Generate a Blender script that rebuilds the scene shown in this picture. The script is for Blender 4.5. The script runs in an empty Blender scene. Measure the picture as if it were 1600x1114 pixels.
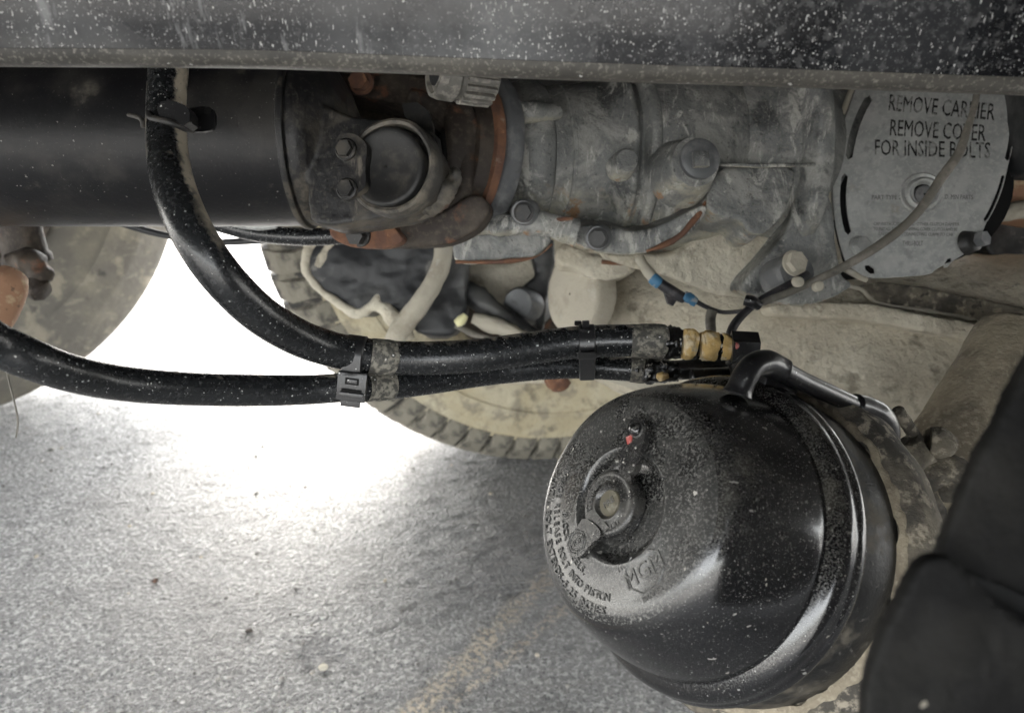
import bpy, bmesh, math, random
from mathutils import Vector, Matrix, noise
random.seed(7)
C = bpy.context.scene.collection
PI = math.pi
V = Vector
# ------------------------------------------------------------------ camera, sky, sun, exposure
CAM_H = .66; PITCH = math.radians(20); FPX = 1156.0
cd = bpy.data.cameras.new('camera'); cam = bpy.data.objects.new('camera', cd); C.objects.link(cam)
cam.location = (0, 0, CAM_H); cam.rotation_euler = (math.radians(70), 0, 0)
cd.sensor_width = 36; cd.lens = 36*FPX/1600; cd.clip_start = .02; cd.clip_end = 2000
cd.dof.use_dof = True; cd.dof.focus_distance = .47; cd.dof.aperture_fstop = 9
bpy.context.scene.camera = cam
w = bpy.data.worlds.new('World'); bpy.context.scene.world = w; w.use_nodes = True
wn = w.node_tree.nodes; wl = w.node_tree.links
sky = wn.new('ShaderNodeTexSky'); sky.sky_type = 'NISHITA'; sky.sun_disc = False
SUN_EL = math.radians(52); SUN_ROT = math.radians(-35)
sky.sun_elevation = SUN_EL; sky.sun_rotation = SUN_ROT; sky.dust_density = 4; sky.air_density = 1.0; sky.ozone_density = 1
hs = wn.new('ShaderNodeHueSaturation'); hs.inputs['Saturation'].default_value = .22
bg = wn['Background']; bg.inputs['Strength'].default_value = .15
wl.new(sky.outputs[0], hs.inputs['Color']); tint = wn.new('ShaderNodeMix'); tint.data_type = 'RGBA'; tint.blend_type = 'MULTIPLY'; tint.inputs['Factor'].default_value = 1
tint.inputs['B'].default_value = (1.0, .985, .95, 1); wl.new(hs.outputs[0], tint.inputs['A']); wl.new(tint.outputs['Result'], bg.inputs['Color'])
sd = bpy.data.lights.new('sun', 'SUN'); sd.energy = 1.5; sd.angle = math.radians(42); sd.color = (1, .95, .87)
sun = bpy.data.objects.new('sun', sd); C.objects.link(sun)
sdir = V((math.sin(SUN_ROT)*math.cos(SUN_EL), math.cos(SUN_ROT)*math.cos(SUN_EL), math.sin(SUN_EL)))
sun.rotation_euler = sdir.to_track_quat('Z', 'Y').to_euler()
vs = bpy.context.scene.view_settings
vs.view_transform = 'Standard'; vs.look = 'None'; vs.gamma = 1; vs.exposure = 4.25; vs.use_curve_mapping = False
bpy.context.scene.cycles.max_bounces = 8

# ------------------------------------------------------------------ frames
CAM = V((0, 0, CAM_H)); F = V((0, math.cos(PITCH), -math.sin(PITCH))); U = V((0, math.sin(PITCH), math.cos(PITCH))); R = V((1, 0, 0))
def P(x, y, d):                      # a point of the place seen at picture position (x, y), d metres in front of the camera
    return CAM + F*d + R*((x-800)/FPX*d) + U*((557-y)/FPX*d)
def W(a, b, c):                      # camera-frame direction (right, up, toward viewer) as world vector
    return (R*a + U*b - F*c).normalized()
def on_plane(x, y, o, n):
    r = F + R*((x-800)/FPX) + U*((557-y)/FPX)
    return CAM + r*((o-CAM).dot(n)/r.dot(n))

# ------------------------------------------------------------------ materials
def rgb(c): return (c[0], c[1], c[2], 1) if len(c) == 3 else c
def mat(name, base, rough=.5, metal=0, layers=(), bump=(), coat=0, spec=.5, vary=0, off=0.0):
    """layers: dicts kind noise|speck|seam, col, scale, lo, hi, amt, rough, up, stretch.  bump: (scale, dist_m, detail)"""
    m = bpy.data.materials.new(name); m.use_nodes = True
    nt = m.node_tree; N = nt.nodes; L = nt.links
    b = N['Principled BSDF']; b.inputs['Metallic'].default_value = metal
    b.inputs['Coat Weight'].default_value = coat; b.inputs['Coat Roughness'].default_value = .12
    b.inputs['Specular IOR Level'].default_value = spec
    tc = N.new('ShaderNodeTexCoord'); mp0 = N.new('ShaderNodeMapping'); mp0.inputs['Location'].default_value = (off, off*1.7, off*.6)
    L.new(tc.outputs['Object'], mp0.inputs[0]); co = mp0.outputs[0]
    geo = N.new('ShaderNodeNewGeometry'); sep = N.new('ShaderNodeSeparateXYZ'); L.new(geo.outputs['Normal'], sep.inputs[0])
    def val(v): n = N.new('ShaderNodeValue'); n.outputs[0].default_value = v; return n.outputs[0]
    def math_(op, a, bb, clamp=False):
        n = N.new('ShaderNodeMath'); n.operation = op; n.use_clamp = clamp
        for i, q in enumerate((a, bb)):
            if isinstance(q, (int, float)): n.inputs[i].default_value = q
            else: L.new(q, n.inputs[i])
        return n.outputs[0]
    def ramp(v, lo, hi):
        n = N.new('ShaderNodeMapRange'); n.interpolation_type = 'SMOOTHSTEP'
        n.inputs['From Min'].default_value = lo; n.inputs['From Max'].default_value = hi; L.new(v, n.inputs['Value']); return n.outputs[0]
    def coords(l):
        if l.get('stretch') or l.get('rot'):
            mp = N.new('ShaderNodeMapping'); L.new(co, mp.inputs[0])
            mp.inputs['Scale'].default_value = l.get('stretch', (1, 1, 1)); mp.inputs['Rotation'].default_value = l.get('rot', (0, 0, 0)); return mp.outputs[0]
        return co
    def noise_(sc, det=5, dist=0, c=None, ro=.6):
        n = N.new('ShaderNodeTexNoise'); n.inputs['Scale'].default_value = sc; n.inputs['Detail'].default_value = det
        n.inputs['Distortion'].default_value = dist; n.inputs['Roughness'].default_value = ro; L.new(c or co, n.inputs['Vector']); return n.outputs['Fac']
    col = N.new('ShaderNodeRGB'); col.outputs[0].default_value = rgb(base); cur = col.outputs[0]
    cr = val(rough); hgt = None
    if vary:
        v = noise_(25, 6); f = ramp(v, .3, .7)
        mx = N.new('ShaderNodeMix'); mx.data_type = 'RGBA'; L.new(f, mx.inputs['Factor'])
        mx.inputs['A'].default_value = rgb([x*(1-vary) for x in base[:3]]); mx.inputs['B'].default_value = rgb([min(1, x*(1+vary)) for x in base[:3]])
        cur = mx.outputs['Result']
    for l in layers:
        c = coords(l); k = l.get('kind', 'noise')
        if k == 'noise':
            f = ramp(noise_(l['scale'], l.get('detail', 6), l.get('dist', 0), c, l.get('ro', .62)), l['lo'], l['hi'])
        elif k == 'speck':
            vo = N.new('ShaderNodeTexVoronoi'); vo.inputs['Scale'].default_value = l['scale']; L.new(c, vo.inputs['Vector'])
            # warped cells so that specks are not round dots
            nz = N.new('ShaderNodeTexNoise'); nz.inputs['Scale'].default_value = l['scale']*1.6; L.new(c, nz.inputs['Vector'])
            sc = N.new('ShaderNodeVectorMath'); sc.operation = 'SCALE'; sc.inputs['Scale'].default_value = .9/l['scale']; L.new(nz.outputs['Color'], sc.inputs[0])
            ad = N.new('ShaderNodeVectorMath'); ad.operation = 'ADD'; L.new(c, ad.inputs[0]); L.new(sc.outputs[0], ad.inputs[1]); L.new(ad.outputs[0], vo.inputs['Vector'])
            sp = N.new('ShaderNodeSeparateColor'); L.new(vo.outputs['Color'], sp.inputs[0])
            pick = math_('GREATER_THAN', sp.outputs[0], l['pick'])
            size = math_('MULTIPLY', sp.outputs[1], l['size']); f = math_('LESS_THAN', vo.outputs['Distance'], size)
            f = math_('MULTIPLY', f, pick)
        if l.get('patch'):
            s_, lo_, hi_ = l['patch']; f = math_('MULTIPLY', f, ramp(noise_(s_, 4, 0, c), lo_, hi_))
        if l.get('up'):
            lo_, hi_ = l['up']; f2 = ramp(math_('ADD', sep.outputs['Z'], math_('MULTIPLY', math_('SUBTRACT', noise_(140, 5), .5), .9)), lo_, hi_)
            f = math_('MULTIPLY', f, f2)
        if l.get('nrm'):
            (vx, vy, vz), lo_, hi_ = l['nrm']
            dn = N.new('ShaderNodeVectorMath'); dn.operation = 'DOT_PRODUCT'; L.new(geo.outputs['Normal'], dn.inputs[0]); dn.inputs[1].default_value = (vx, vy, vz)
            f = math_('MULTIPLY', f, ramp(math_('ADD', dn.outputs['Value'], math_('MULTIPLY', math_('SUBTRACT', noise_(160, 5), .5), l.get('nwob', .7))), lo_, hi_))
        if l.get('zband'):
            z0, z1, slope, wob = l['zband']; s3 = N.new('ShaderNodeSeparateXYZ'); L.new(co, s3.inputs[0])
            zz = math_('ADD', s3.outputs[2], math_('MULTIPLY', s3.outputs[0], slope)); zz = math_('ADD', zz, math_('MULTIPLY', math_('SUBTRACT', noise_(45, 5), .5), wob))
            f = math_('MULTIPLY', f, ramp(zz, z0, z1))
        if l.get('line'):       # a band of colour along a strip from a to b in object space, half-width hw
            a_, b_, hw = l['line']; ax, ay = a_; bx, by = b_; ln = math.hypot(bx-ax, by-ay); nx, ny = -(by-ay)/ln, (bx-ax)/ln
            s2 = N.new('ShaderNodeSeparateXYZ'); L.new(co, s2.inputs[0])
            dd = math_('ADD', math_('MULTIPLY', s2.outputs[0], nx), math_('MULTIPLY', s2.outputs[1], ny))
            dd = math_('ABSOLUTE', math_('SUBTRACT', dd, ax*nx+ay*ny), 0)
            dd = math_('ADD', dd, math_('MULTIPLY', math_('SUBTRACT', noise_(20, 4), .5), hw*2.2))
            n = N.new('ShaderNodeMapRange'); n.inputs['From Min'].default_value = hw; n.inputs['From Max'].default_value = hw*.3; L.new(dd, n.inputs['Value'])
            f = math_('MULTIPLY', f, n.outputs[0])
        if l.get('at'):         # a patch round one spot of the thing (object space), radius r, ragged
            (ax, ay, az), rr = l['at']
            vd = N.new('ShaderNodeVectorMath'); vd.operation = 'DISTANCE'; L.new(tc.outputs['Object'], vd.inputs[0]); vd.inputs[1].default_value = (ax, ay, az)
            q = math_('ADD', vd.outputs['Value'], math_('MULTIPLY', math_('SUBTRACT', noise_(l.get('rag', 60), 5), .5), rr*1.4))
            n = N.new('ShaderNodeMapRange'); n.inputs['From Min'].default_value = rr; n.inputs['From Max'].default_value = rr*l.get('soft', .6); L.new(q, n.inputs['Value'])
            f = math_('MULTIPLY', f, n.outputs[0])
        f = math_('MULTIPLY', f, l.get('amt', 1.0), True)
        mx = N.new('ShaderNodeMix'); mx.data_type = 'RGBA'; L.new(f, mx.inputs['Factor']); L.new(cur, mx.inputs['A'])
        mx.inputs['B'].default_value = rgb(l['col']); cur = mx.outputs['Result']
        if 'rough' in l:
            mr = N.new('ShaderNodeMix'); mr.data_type = 'FLOAT'; L.new(f, mr.inputs['Factor']); L.new(cr, mr.inputs['A'])
            mr.inputs['B'].default_value = l['rough']; cr = mr.outputs['Result']
            if coat and 'coatcut' not in l:
                pass
        if l.get('h'):
            hh = math_('MULTIPLY', f, l['h']); hgt = hh if hgt is None else math_('ADD', hgt, hh)
    for bsc, bd, *rest in bump:
        hh = math_('MULTIPLY', noise_(bsc, rest[0] if rest else 6, 0), bd); hgt = hh if hgt is None else math_('ADD', hgt, hh)
    if hgt is not None:
        bp = N.new('ShaderNodeBump'); bp.inputs['Distance'].default_value = 1.0; bp.inputs['Strength'].default_value = 1.0
        L.new(hgt, bp.inputs['Height']); L.new(bp.outputs[0], b.inputs['Normal'])
    L.new(cur, b.inputs['Base Color']); L.new(cr, b.inputs['Roughness'])
    return m

TAN = (.34, .30, .235); GREYD = (.24, .235, .22); SALT = (.72, .72, .70); RUST = (.27, .10, .04); BRN = (.10, .075, .055)
M = {}
M['bar'] = mat('dusty black rail paint with painted sheen', (.006, .0065, .008), .24, 0, [
    dict(col=(.08, .084, .09), scale=9, lo=.46, hi=.68, amt=.3, rough=.45),
    dict(col=(.20, .205, .21), scale=14, lo=.30, hi=.62, amt=.45, rough=.6, at=((-.03, 0, -.02), .075), rag=14),  # this pale patch and the next paint in the face's reflection and haze
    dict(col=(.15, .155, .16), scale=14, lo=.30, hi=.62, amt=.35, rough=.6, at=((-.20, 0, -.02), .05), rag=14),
    dict(col=(.26, .26, .26), scale=260, lo=.50, hi=.66, amt=.25, rough=.7, patch=(9, .4, .6)),
    dict(col=(.42, .42, .42), scale=700, lo=.58, hi=.68, amt=.4, rough=.7),
    dict(col=(.28, .285, .29), scale=55, lo=.60, hi=.70, amt=.5, rough=.6, stretch=(1.6, 1, .3), rot=(0, .25, 0)),
    dict(kind='speck', col=SALT, scale=800, pick=.60, size=.42, amt=.60, rough=.8, h=.0002, patch=(12, .44, .56)),
    dict(kind='speck', col=SALT, scale=560, pick=.91, size=.30, amt=.7, rough=.8, h=.0003),
    dict(kind='speck', col=SALT, scale=620, pick=.90, size=.42, amt=.55, rough=.8, stretch=(1.8, 1, .45), rot=(0, .6, 0)),
    dict(kind='speck', col=SALT, scale=300, pick=.96, size=.26, amt=.6, rough=.8, stretch=(1.6, 1, .5), rot=(0, -.5, 0)),
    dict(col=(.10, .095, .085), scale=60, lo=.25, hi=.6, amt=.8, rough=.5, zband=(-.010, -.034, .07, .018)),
    ], bump=[(400, .00012), (40, .0004)], coat=.25, spec=.32)
M['bar_lip'] = mat('dusty rail edge with painted ground reflection', (.045, .043, .039), .34, 0, [  # lighter than the web: bright ground reflection painted in, with dust
    dict(col=(.15, .14, .12), scale=30, lo=.38, hi=.7, amt=.6, rough=.6, stretch=(.25, 1, 1)), dict(col=(.03, .03, .03), scale=90, lo=.52, hi=.66, amt=.6, stretch=(.4, 1, 1)), dict(col=(.34, .32, .28), scale=500, lo=.52, hi=.66, amt=.5),
    dict(kind='speck', col=SALT, scale=300, pick=.93, size=.35, amt=.8)], bump=[(300, .0002)])
def hose_mat(name, extra=()):
    return mat(name, (.010, .011, .012), .27, 0, [
    dict(col=(.10, .10, .10), scale=420, lo=.54, hi=.70, amt=.35, rough=.5),
    dict(col=TAN, scale=300, lo=.30, hi=.50, amt=.75, rough=.9, up=(.95, 1.12)), *extra,
    dict(kind='speck', col=(.50, .50, .48), scale=750, pick=.86, size=.36, amt=.8, rough=.8),
    dict(kind='speck', col=(.6, .6, .58), scale=330, pick=.95, size=.24, amt=.8, rough=.8, h=.0002),
    ], bump=[(900, .00010), (150, .00018)], coat=.12)
M['hose'] = hose_mat('black rubber hose')
M['plastic'] = mat('black nylon', (.010, .010, .011), .33, 0, [
    dict(col=GREYD, scale=500, lo=.6, hi=.72, amt=.5, rough=.7), dict(kind='speck', col=SALT, scale=500, pick=.93, size=.3, amt=.8)], bump=[(500, .00012)])
M['shaft'] = mat('black shaft paint', (.006, .006, .007), .40, 0, [
    dict(col=(.05, .047, .042), scale=16, lo=.45, hi=.68, amt=.5, rough=.6),
    dict(col=(.12, .11, .09), scale=28, lo=.62, hi=.74, amt=.5, rough=.8),
    dict(col=(.22, .21, .19), scale=600, lo=.62, hi=.74, amt=.4, rough=.8),
    dict(kind='speck', col=(.3, .29, .27), scale=400, pick=.94, size=.3, amt=.6)], bump=[(260, .00018), (60, .0003)], spec=.28)
M['yoke'] = mat('dusty black yoke casting', (.008, .008, .009), .45, 0, [
    dict(col=(.07, .065, .055), scale=260, lo=.52, hi=.66, amt=.5, rough=.8),
    dict(col=(.075, .066, .053), scale=22, lo=.52, hi=.66, amt=.75, rough=.85),
    dict(col=(.17, .15, .12), scale=40, lo=.60, hi=.70, amt=.7, rough=.9, stretch=(1.6, 1, .4)),
    dict(col=(.15, .13, .10), scale=60, lo=.40, hi=.60, amt=.7, rough=.9, nrm=((.3, -.2, -.9), .3, .9)),
    dict(col=(.20, .19, .17), scale=500, lo=.62, hi=.74, amt=.4)], bump=[(200, .0004), (50, .0005)])
M['rimdust'] = mat('dust rubbed yoke rim', (.035, .033, .03), .6, 0, [dict(col=(.17, .15, .12), scale=30, lo=.42, hi=.62, amt=.8), dict(col=(.012, .012, .012), scale=50, lo=.56, hi=.66, amt=.7), dict(col=(.12, .055, .035), scale=30, lo=.6, hi=.68, amt=.7)], bump=[(200, .0006)])
M['cap'] = mat('bearing cap steel', (.02, .02, .02), .5, .2, [
    dict(col=(.10, .09, .075), scale=40, lo=.48, hi=.7, amt=.7, rough=.85), dict(col=(.17, .17, .155), scale=350, lo=.62, hi=.74, amt=.4)], bump=[(200, .0002)])
M['brown'] = mat('brown rusted steel', (.026, .019, .015), .7, 0, [
    dict(col=(.10, .08, .06), scale=240, lo=.52, hi=.66, amt=.5),
    dict(col=(.075, .06, .045), scale=30, lo=.4, hi=.65, amt=.8), dict(col=(.19, .08, .04), scale=45, lo=.56, hi=.7, amt=.7)], bump=[(160, .0006)])
M['rust'] = mat('orange rust', (.17, .082, .045), .85, 0, [
    dict(col=(.10, .05, .035), scale=50, lo=.42, hi=.6, amt=.9), dict(col=(.34, .17, .085), scale=90, lo=.58, hi=.72, amt=.8), dict(col=TAN, scale=60, lo=.6, hi=.72, amt=.5)], bump=[(220, .0006)])
M['alu'] = mat('stained grey casting', (.165, .17, .168), .5, .2, [
    dict(col=(.040, .043, .043), scale=16, lo=.52, hi=.62, amt=.8, rough=.5),
    dict(col=(.34, .34, .32), scale=26, lo=.46, hi=.60, amt=.8, rough=.85, ro=.72, dist=.6),
    dict(col=(.48, .45, .35), scale=30, lo=.35, hi=.60, amt=.75, rough=.9, ro=.7, dist=.6, nrm=((-.1, -.1, -1), .25, .8)),
    dict(col=(.56, .55, .51), scale=38, lo=.54, hi=.63, amt=.7, rough=.9, ro=.75, dist=1.0, stretch=(1.5, 1, .6)),
    dict(col=(.34, .18, .08), scale=24, lo=.56, hi=.64, amt=.85, rough=.9, dist=1, nrm=((-.1, -.1, -1), .3, .7)),
    dict(col=(.28, .275, .25), scale=380, lo=.54, hi=.64, amt=.55, rough=.85),
    dict(col=(.03, .03, .029), scale=260, lo=.60, hi=.68, amt=.6),
    dict(kind='speck', col=(.42, .41, .37), scale=260, pick=.92, size=.32, amt=.7)], bump=[(180, .0012), (600, .0004), (40, .002)])
M['ring'] = mat('grey seal ring', (.11, .115, .12), .5, .2, [
    dict(col=(.24, .24, .24), scale=40, lo=.45, hi=.65, amt=.7), dict(col=(.05, .05, .05), scale=60, lo=.58, hi=.7, amt=.6)], bump=[(200, .0003)])
M['plate'] = mat('galvanised plate', (.34, .35, .34), .48, .45, [
    dict(col=(.52, .52, .50), scale=260, lo=.48, hi=.62, amt=.6, rough=.6),
    dict(col=(.48, .485, .47), scale=50, lo=.4, hi=.65, amt=.7, rough=.6), dict(col=(.22, .225, .22), scale=120, lo=.56, hi=.7, amt=.5),
    dict(col=(.55, .55, .53), scale=160, lo=.66, hi=.72, amt=.6), dict(col=(.36, .33, .26), scale=18, lo=.60, hi=.68, amt=.7, rough=.8)], bump=[(300, .0002), (20, .0006)])
M['dark'] = mat('black shade fill', (.010, .010, .010), .8, spec=.1)  # flat black put in for the shade of gaps, holes and recesses
M['stencil'] = mat('worn stencil paint', (.018, .018, .018), .8, 0, [dict(col=(.34, .345, .33), scale=130, lo=.50, hi=.58, amt=.75), dict(col=(.12, .12, .115), scale=400, lo=.5, hi=.6, amt=.6)], spec=.1)
M['letter'] = mat('faint stamped lettering', (.12, .12, .115), .7)
M['mud'] = mat('dried tan mud', (.45, .41, .325), .92, 0, [
    dict(col=(.60, .55, .44), scale=160, lo=.48, hi=.62, amt=.55), dict(col=(.13, .11, .085), scale=110, lo=.58, hi=.68, amt=.6, patch=(16, .45, .6)),
    dict(col=(.60, .56, .46), scale=12, lo=.36, hi=.62, amt=.85), dict(col=(.15, .13, .10), scale=30, lo=.55, hi=.68, amt=.65),
    dict(col=(.06, .055, .05), scale=48, lo=.68, hi=.73, amt=.8)], bump=[(38, .006), (110, .0035), (420, .0006)])
M['mud_imprint'] = M['mud']
M['mud_bracket'] = mat('dirt crusted steel', (.055, .05, .042), .9, 0, [
    dict(col=(.17, .15, .115), scale=30, lo=.40, hi=.60, amt=.9), dict(col=(.36, .32, .25), scale=110, lo=.52, hi=.64, amt=.75), dict(col=(.02, .02, .02), scale=45, lo=.64, hi=.7, amt=.85)],
    bump=[(90, .0022), (350, .0010)])
M['tube_mud'] = mat('dirt coated tube', (.13, .11, .08), .92, 0, [
    dict(col=(.25, .22, .16), scale=20, lo=.36, hi=.6, amt=.9), dict(col=(.02, .02, .022), scale=18, lo=.63, hi=.66, amt=.95, rough=.5)], bump=[(320, .0008), (60, .001)])
tsm = P(1497, 628, .54)
M['tube_mud'] = mat('dirt coated tube', (.16, .135, .10), .92, 0, [dict(col=(.30, .26, .19), scale=20, lo=.36, hi=.6, amt=.9), dict(col=(.38, .34, .26), scale=200, lo=.5, hi=.64, amt=.5),
    dict(col=(.015, .015, .018), scale=20, lo=.2, hi=.3, amt=.95, rough=.5, at=(tuple(tsm), .016), rag=60)], bump=[(320, .0012), (60, .002)])
M['tyre'] = mat('dusty tyre rubber', (.10, .093, .08), .85, 0, [
    dict(col=(.17, .155, .12), scale=6, lo=.38, hi=.62, amt=.8), dict(col=(.28, .25, .19), scale=18, lo=.52, hi=.66, amt=.6),
    dict(col=(.22, .2, .16), scale=40, lo=.55, hi=.68, amt=.6, stretch=(.4, 1, 1.6)), dict(col=(.03, .03, .03), scale=22, lo=.62, hi=.7, amt=.7)], bump=[(50, .003), (14, .006)])
M['tyre_mud'] = mat('mud caked tyre rubber', (.38, .33, .22), .9, 0, [
    dict(col=(.46, .42, .315), scale=7, lo=.4, hi=.62, amt=.8), dict(col=(.16, .145, .12), scale=30, lo=.50, hi=.62, amt=.55), dict(col=(.13, .115, .085), scale=20, lo=.55, hi=.68, amt=.75),
    dict(col=(.05, .047, .04), scale=11, lo=.62, hi=.68, amt=.7)], bump=[(50, .006), (14, .01)])
M['tread'] = mat('worn tread rubber', (.035, .033, .03), .85, 0, [dict(col=(.26, .24, .19), scale=18, lo=.45, hi=.6, amt=.7), dict(col=(.36, .31, .25), scale=90, lo=.58, hi=.7, amt=.6)], bump=[(80, .003)])
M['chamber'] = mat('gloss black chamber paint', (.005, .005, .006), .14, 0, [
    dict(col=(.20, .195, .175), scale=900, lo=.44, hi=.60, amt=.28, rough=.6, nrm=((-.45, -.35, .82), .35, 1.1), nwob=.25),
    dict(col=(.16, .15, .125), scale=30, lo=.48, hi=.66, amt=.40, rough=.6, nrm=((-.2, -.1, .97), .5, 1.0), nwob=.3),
    dict(col=(.10, .10, .095), scale=9, lo=.48, hi=.70, amt=.22, rough=.4),
    dict(col=(.17, .165, .15), scale=520, lo=.57, hi=.70, amt=.50, rough=.7, patch=(11, .38, .62)),
    dict(col=(.34, .33, .30), scale=1100, lo=.61, hi=.70, amt=.55, rough=.7),
    dict(kind='speck', col=(.32, .32, .30), scale=620, pick=.91, size=.30, amt=.65, rough=.8),
    dict(kind='speck', col=(.30, .28, .24), scale=260, pick=.96, size=.24, amt=.7, rough=.8),
    dict(kind='speck', col=(.4, .39, .36), scale=260, pick=.95, size=.30, amt=.5, rough=.8, stretch=(.5, 1.5, 1))], bump=[(900, .00006), (120, .00012)], coat=.5)
M['service'] = mat('dirty black chamber body', (.009, .009, .009), .38, 0, [
    dict(col=(.12, .105, .08), scale=26, lo=.52, hi=.66, amt=.7, rough=.85), dict(col=(.20, .19, .17), scale=300, lo=.60, hi=.70, amt=.45, rough=.8)], bump=[(120, .0005), (500, .0002)])
M['chamber_face'] = mat('dust filmed black chamber face', (.010, .010, .010), .22, 0, [
    dict(col=(.07, .07, .066), scale=18, lo=.36, hi=.66, amt=.4, rough=.45),
    dict(col=(.22, .215, .20), scale=700, lo=.50, hi=.64, amt=.5, rough=.7),
    dict(col=(.42, .41, .38), scale=1000, lo=.60, hi=.70, amt=.6, rough=.7),
    dict(kind='speck', col=(.48, .46, .42), scale=260, pick=.90, size=.32, amt=.8, rough=.8)], bump=[(900, .00010), (200, .00015)], coat=.4)
M['cap_rubber'] = mat('black release port cap', (.016, .016, .016), .24, 0, [
    dict(col=(.07, .067, .06), scale=60, lo=.42, hi=.66, amt=.5, rough=.4), dict(col=(.25, .24, .22), scale=900, lo=.54, hi=.66, amt=.35, rough=.7), dict(kind='speck', col=(.5, .48, .44), scale=500, pick=.88, size=.34, amt=.8)], bump=[(500, .0001)])
M['letter_edge'] = mat('worn raised letters', (.05, .05, .048), .32, 0, [dict(col=(.30, .29, .27), scale=700, lo=.45, hi=.65, amt=.45, rough=.7)], bump=[(900, .0001)])
M['tube_black'] = mat('gloss black pipe paint', (.006, .006, .007), .32, 0, [
    dict(col=(.16, .155, .14), scale=420, lo=.58, hi=.72, amt=.45, rough=.6), dict(kind='speck', col=SALT, scale=400, pick=.95, size=.3, amt=.8)], bump=[(400, .00008)], coat=.4)
M['black_cast'] = mat('black painted bracket', (.014, .015, .017), .5, 0, [
    dict(col=(.11, .11, .105), scale=14, lo=.5, hi=.7, amt=.65), dict(col=(.22, .21, .19), scale=30, lo=.62, hi=.7, amt=.6)], bump=[(60, .001)])
M['lightmud'] = mat('pale dried mud', (.42, .39, .32), .9, 0, [dict(col=(.25, .22, .17), scale=25, lo=.5, hi=.68, amt=.7), dict(col=(.55, .53, .47), scale=50, lo=.56, hi=.7, amt=.6)], bump=[(90, .0018)])
M['cable'] = mat('grey dirty cable', (.12, .112, .095), .75, 0, [dict(col=(.23, .21, .18), scale=70, lo=.45, hi=.65, amt=.7), dict(col=(.04, .04, .04), scale=45, lo=.6, hi=.7, amt=.7)], bump=[(200, .0004)])
M['wire'] = mat('dark wire', (.022, .021, .025), .5, 0, [dict(col=(.13, .12, .12), scale=80, lo=.5, hi=.7, amt=.6)])
M['corroded'] = mat('corroded brass ferrule', (.50, .34, .13), .8, 0, [
    dict(col=(.62, .53, .38), scale=90, lo=.45, hi=.62, amt=.85), dict(col=(.30, .28, .22), scale=130, lo=.58, hi=.7, amt=.8), dict(kind='speck', col=(.03, .03, .03), scale=420, pick=.75, size=.3, amt=.8)], bump=[(260, .0012)])
M['tar'] = mat('glossy black sealant', (.008, .008, .008), .14, 0, [dict(col=(.45, .42, .36), scale=120, lo=.62, hi=.66, amt=.9, rough=.8, h=.0004)], bump=[(120, .0012), (400, .0004)], coat=.4)
M['blue'] = mat('faded blue plastic', (.05, .17, .30), .5, 0, [dict(col=(.4, .38, .33), scale=120, lo=.52, hi=.62, amt=.7)])
M['red'] = mat('red paint mark', (.38, .07, .06), .5, 0, [dict(col=(.5, .3, .27), scale=300, lo=.5, hi=.6, amt=.6)])
M['black_blur'] = mat('near black bracket', (.006, .006, .006), .6, 0, [
    dict(col=(.016, .0155, .014), scale=25, lo=.42, hi=.65, amt=.8), dict(kind='speck', col=(.25, .23, .19), scale=110, pick=.9, size=.26, amt=.8)], bump=[(90, .001)], spec=.12)
M['yellow'] = mat('pale yellow plastic', (.75, .72, .42), .6)
M['orange_cast'] = mat('flaking orange primer', (.34, .19, .115), .8, 0, [dict(col=(.5, .38, .24), scale=60, lo=.52, hi=.62, amt=.9), dict(col=(.1, .06, .04), scale=110, lo=.6, hi=.68, amt=.8)], bump=[(120, .001)])
M['underbody'] = mat('truck underbody paint', (.015, .015, .015), .8, 0, [dict(col=(.04, .036, .03), scale=5, lo=.4, hi=.65, amt=.6)])

# ------------------------------------------------------------------ object helpers
def link(name, me, m, parent=None):
    o = bpy.data.objects.new(name, me); C.objects.link(o)
    if m: me.materials.clear(); me.materials.append(m)
    if parent:
        o.parent = parent; o.matrix_parent_inverse = Matrix.Identity(4)
        off = parent_world(parent); me.transform(Matrix.Translation(-off))
    return o
WORLD = {}
def parent_world(o):
    p = V(WORLD.get(o.name, (0, 0, 0))); return p
def tag(o, label=None, cat=None, group=None, kind=None):
    if label: o['label'] = label
    if cat: o['category'] = cat
    if group: o['group'] = group
    if kind: o['kind'] = kind
    return o
def thing(name, label, cat, loc, group=None):
    o = bpy.data.objects.new(name, None); C.objects.link(o); o.location = loc; o.empty_display_size = .02
    WORLD[o.name] = tuple(loc); return tag(o, label, cat, group)
def done(name, bm, m, parent=None, sharp=38, org=None, bevel=0, seg=2):
    if bevel:
        es = [e for e in bm.edges if len(e.link_faces) == 2 and e.calc_face_angle(0) > math.radians(32)]
        try: bmesh.ops.bevel(bm, geom=es, offset=bevel, segments=seg, affect='EDGES', profile=.6)
        except Exception: pass
    bmesh.ops.recalc_face_normals(bm, faces=bm.faces[:])
    me = bpy.data.meshes.new(name); bm.to_mesh(me); bm.free()
    for p in me.polygons: p.use_smooth = True
    if sharp: me.set_sharp_from_angle(angle=math.radians(sharp))
    o = link(name, me, M[m] if isinstance(m, str) else m, parent)
    if parent and parent.type == 'MESH': WORLD[o.name] = WORLD.get(parent.name, (0, 0, 0))
    elif parent: WORLD[o.name] = WORLD[parent.name]
    if org:                          # organic: voxel-remeshed casting with a lumpy skin
        vox, amp, size = org
        r = o.modifiers.new('remesh', 'REMESH'); r.mode = 'VOXEL'; r.voxel_size = vox; r.use_smooth_shade = True
        s = o.modifiers.new('smooth', 'SMOOTH'); s.iterations = 3; s.factor = .5
        if amp:
            t = bpy.data.textures.new('lumps', 'CLOUDS'); t.noise_scale = size; t.noise_depth = 3
            dm = o.modifiers.new('lumps', 'DISPLACE'); dm.texture = t; dm.strength = amp; dm.mid_level = .5; dm.texture_coords = 'LOCAL'
    return o
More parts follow.
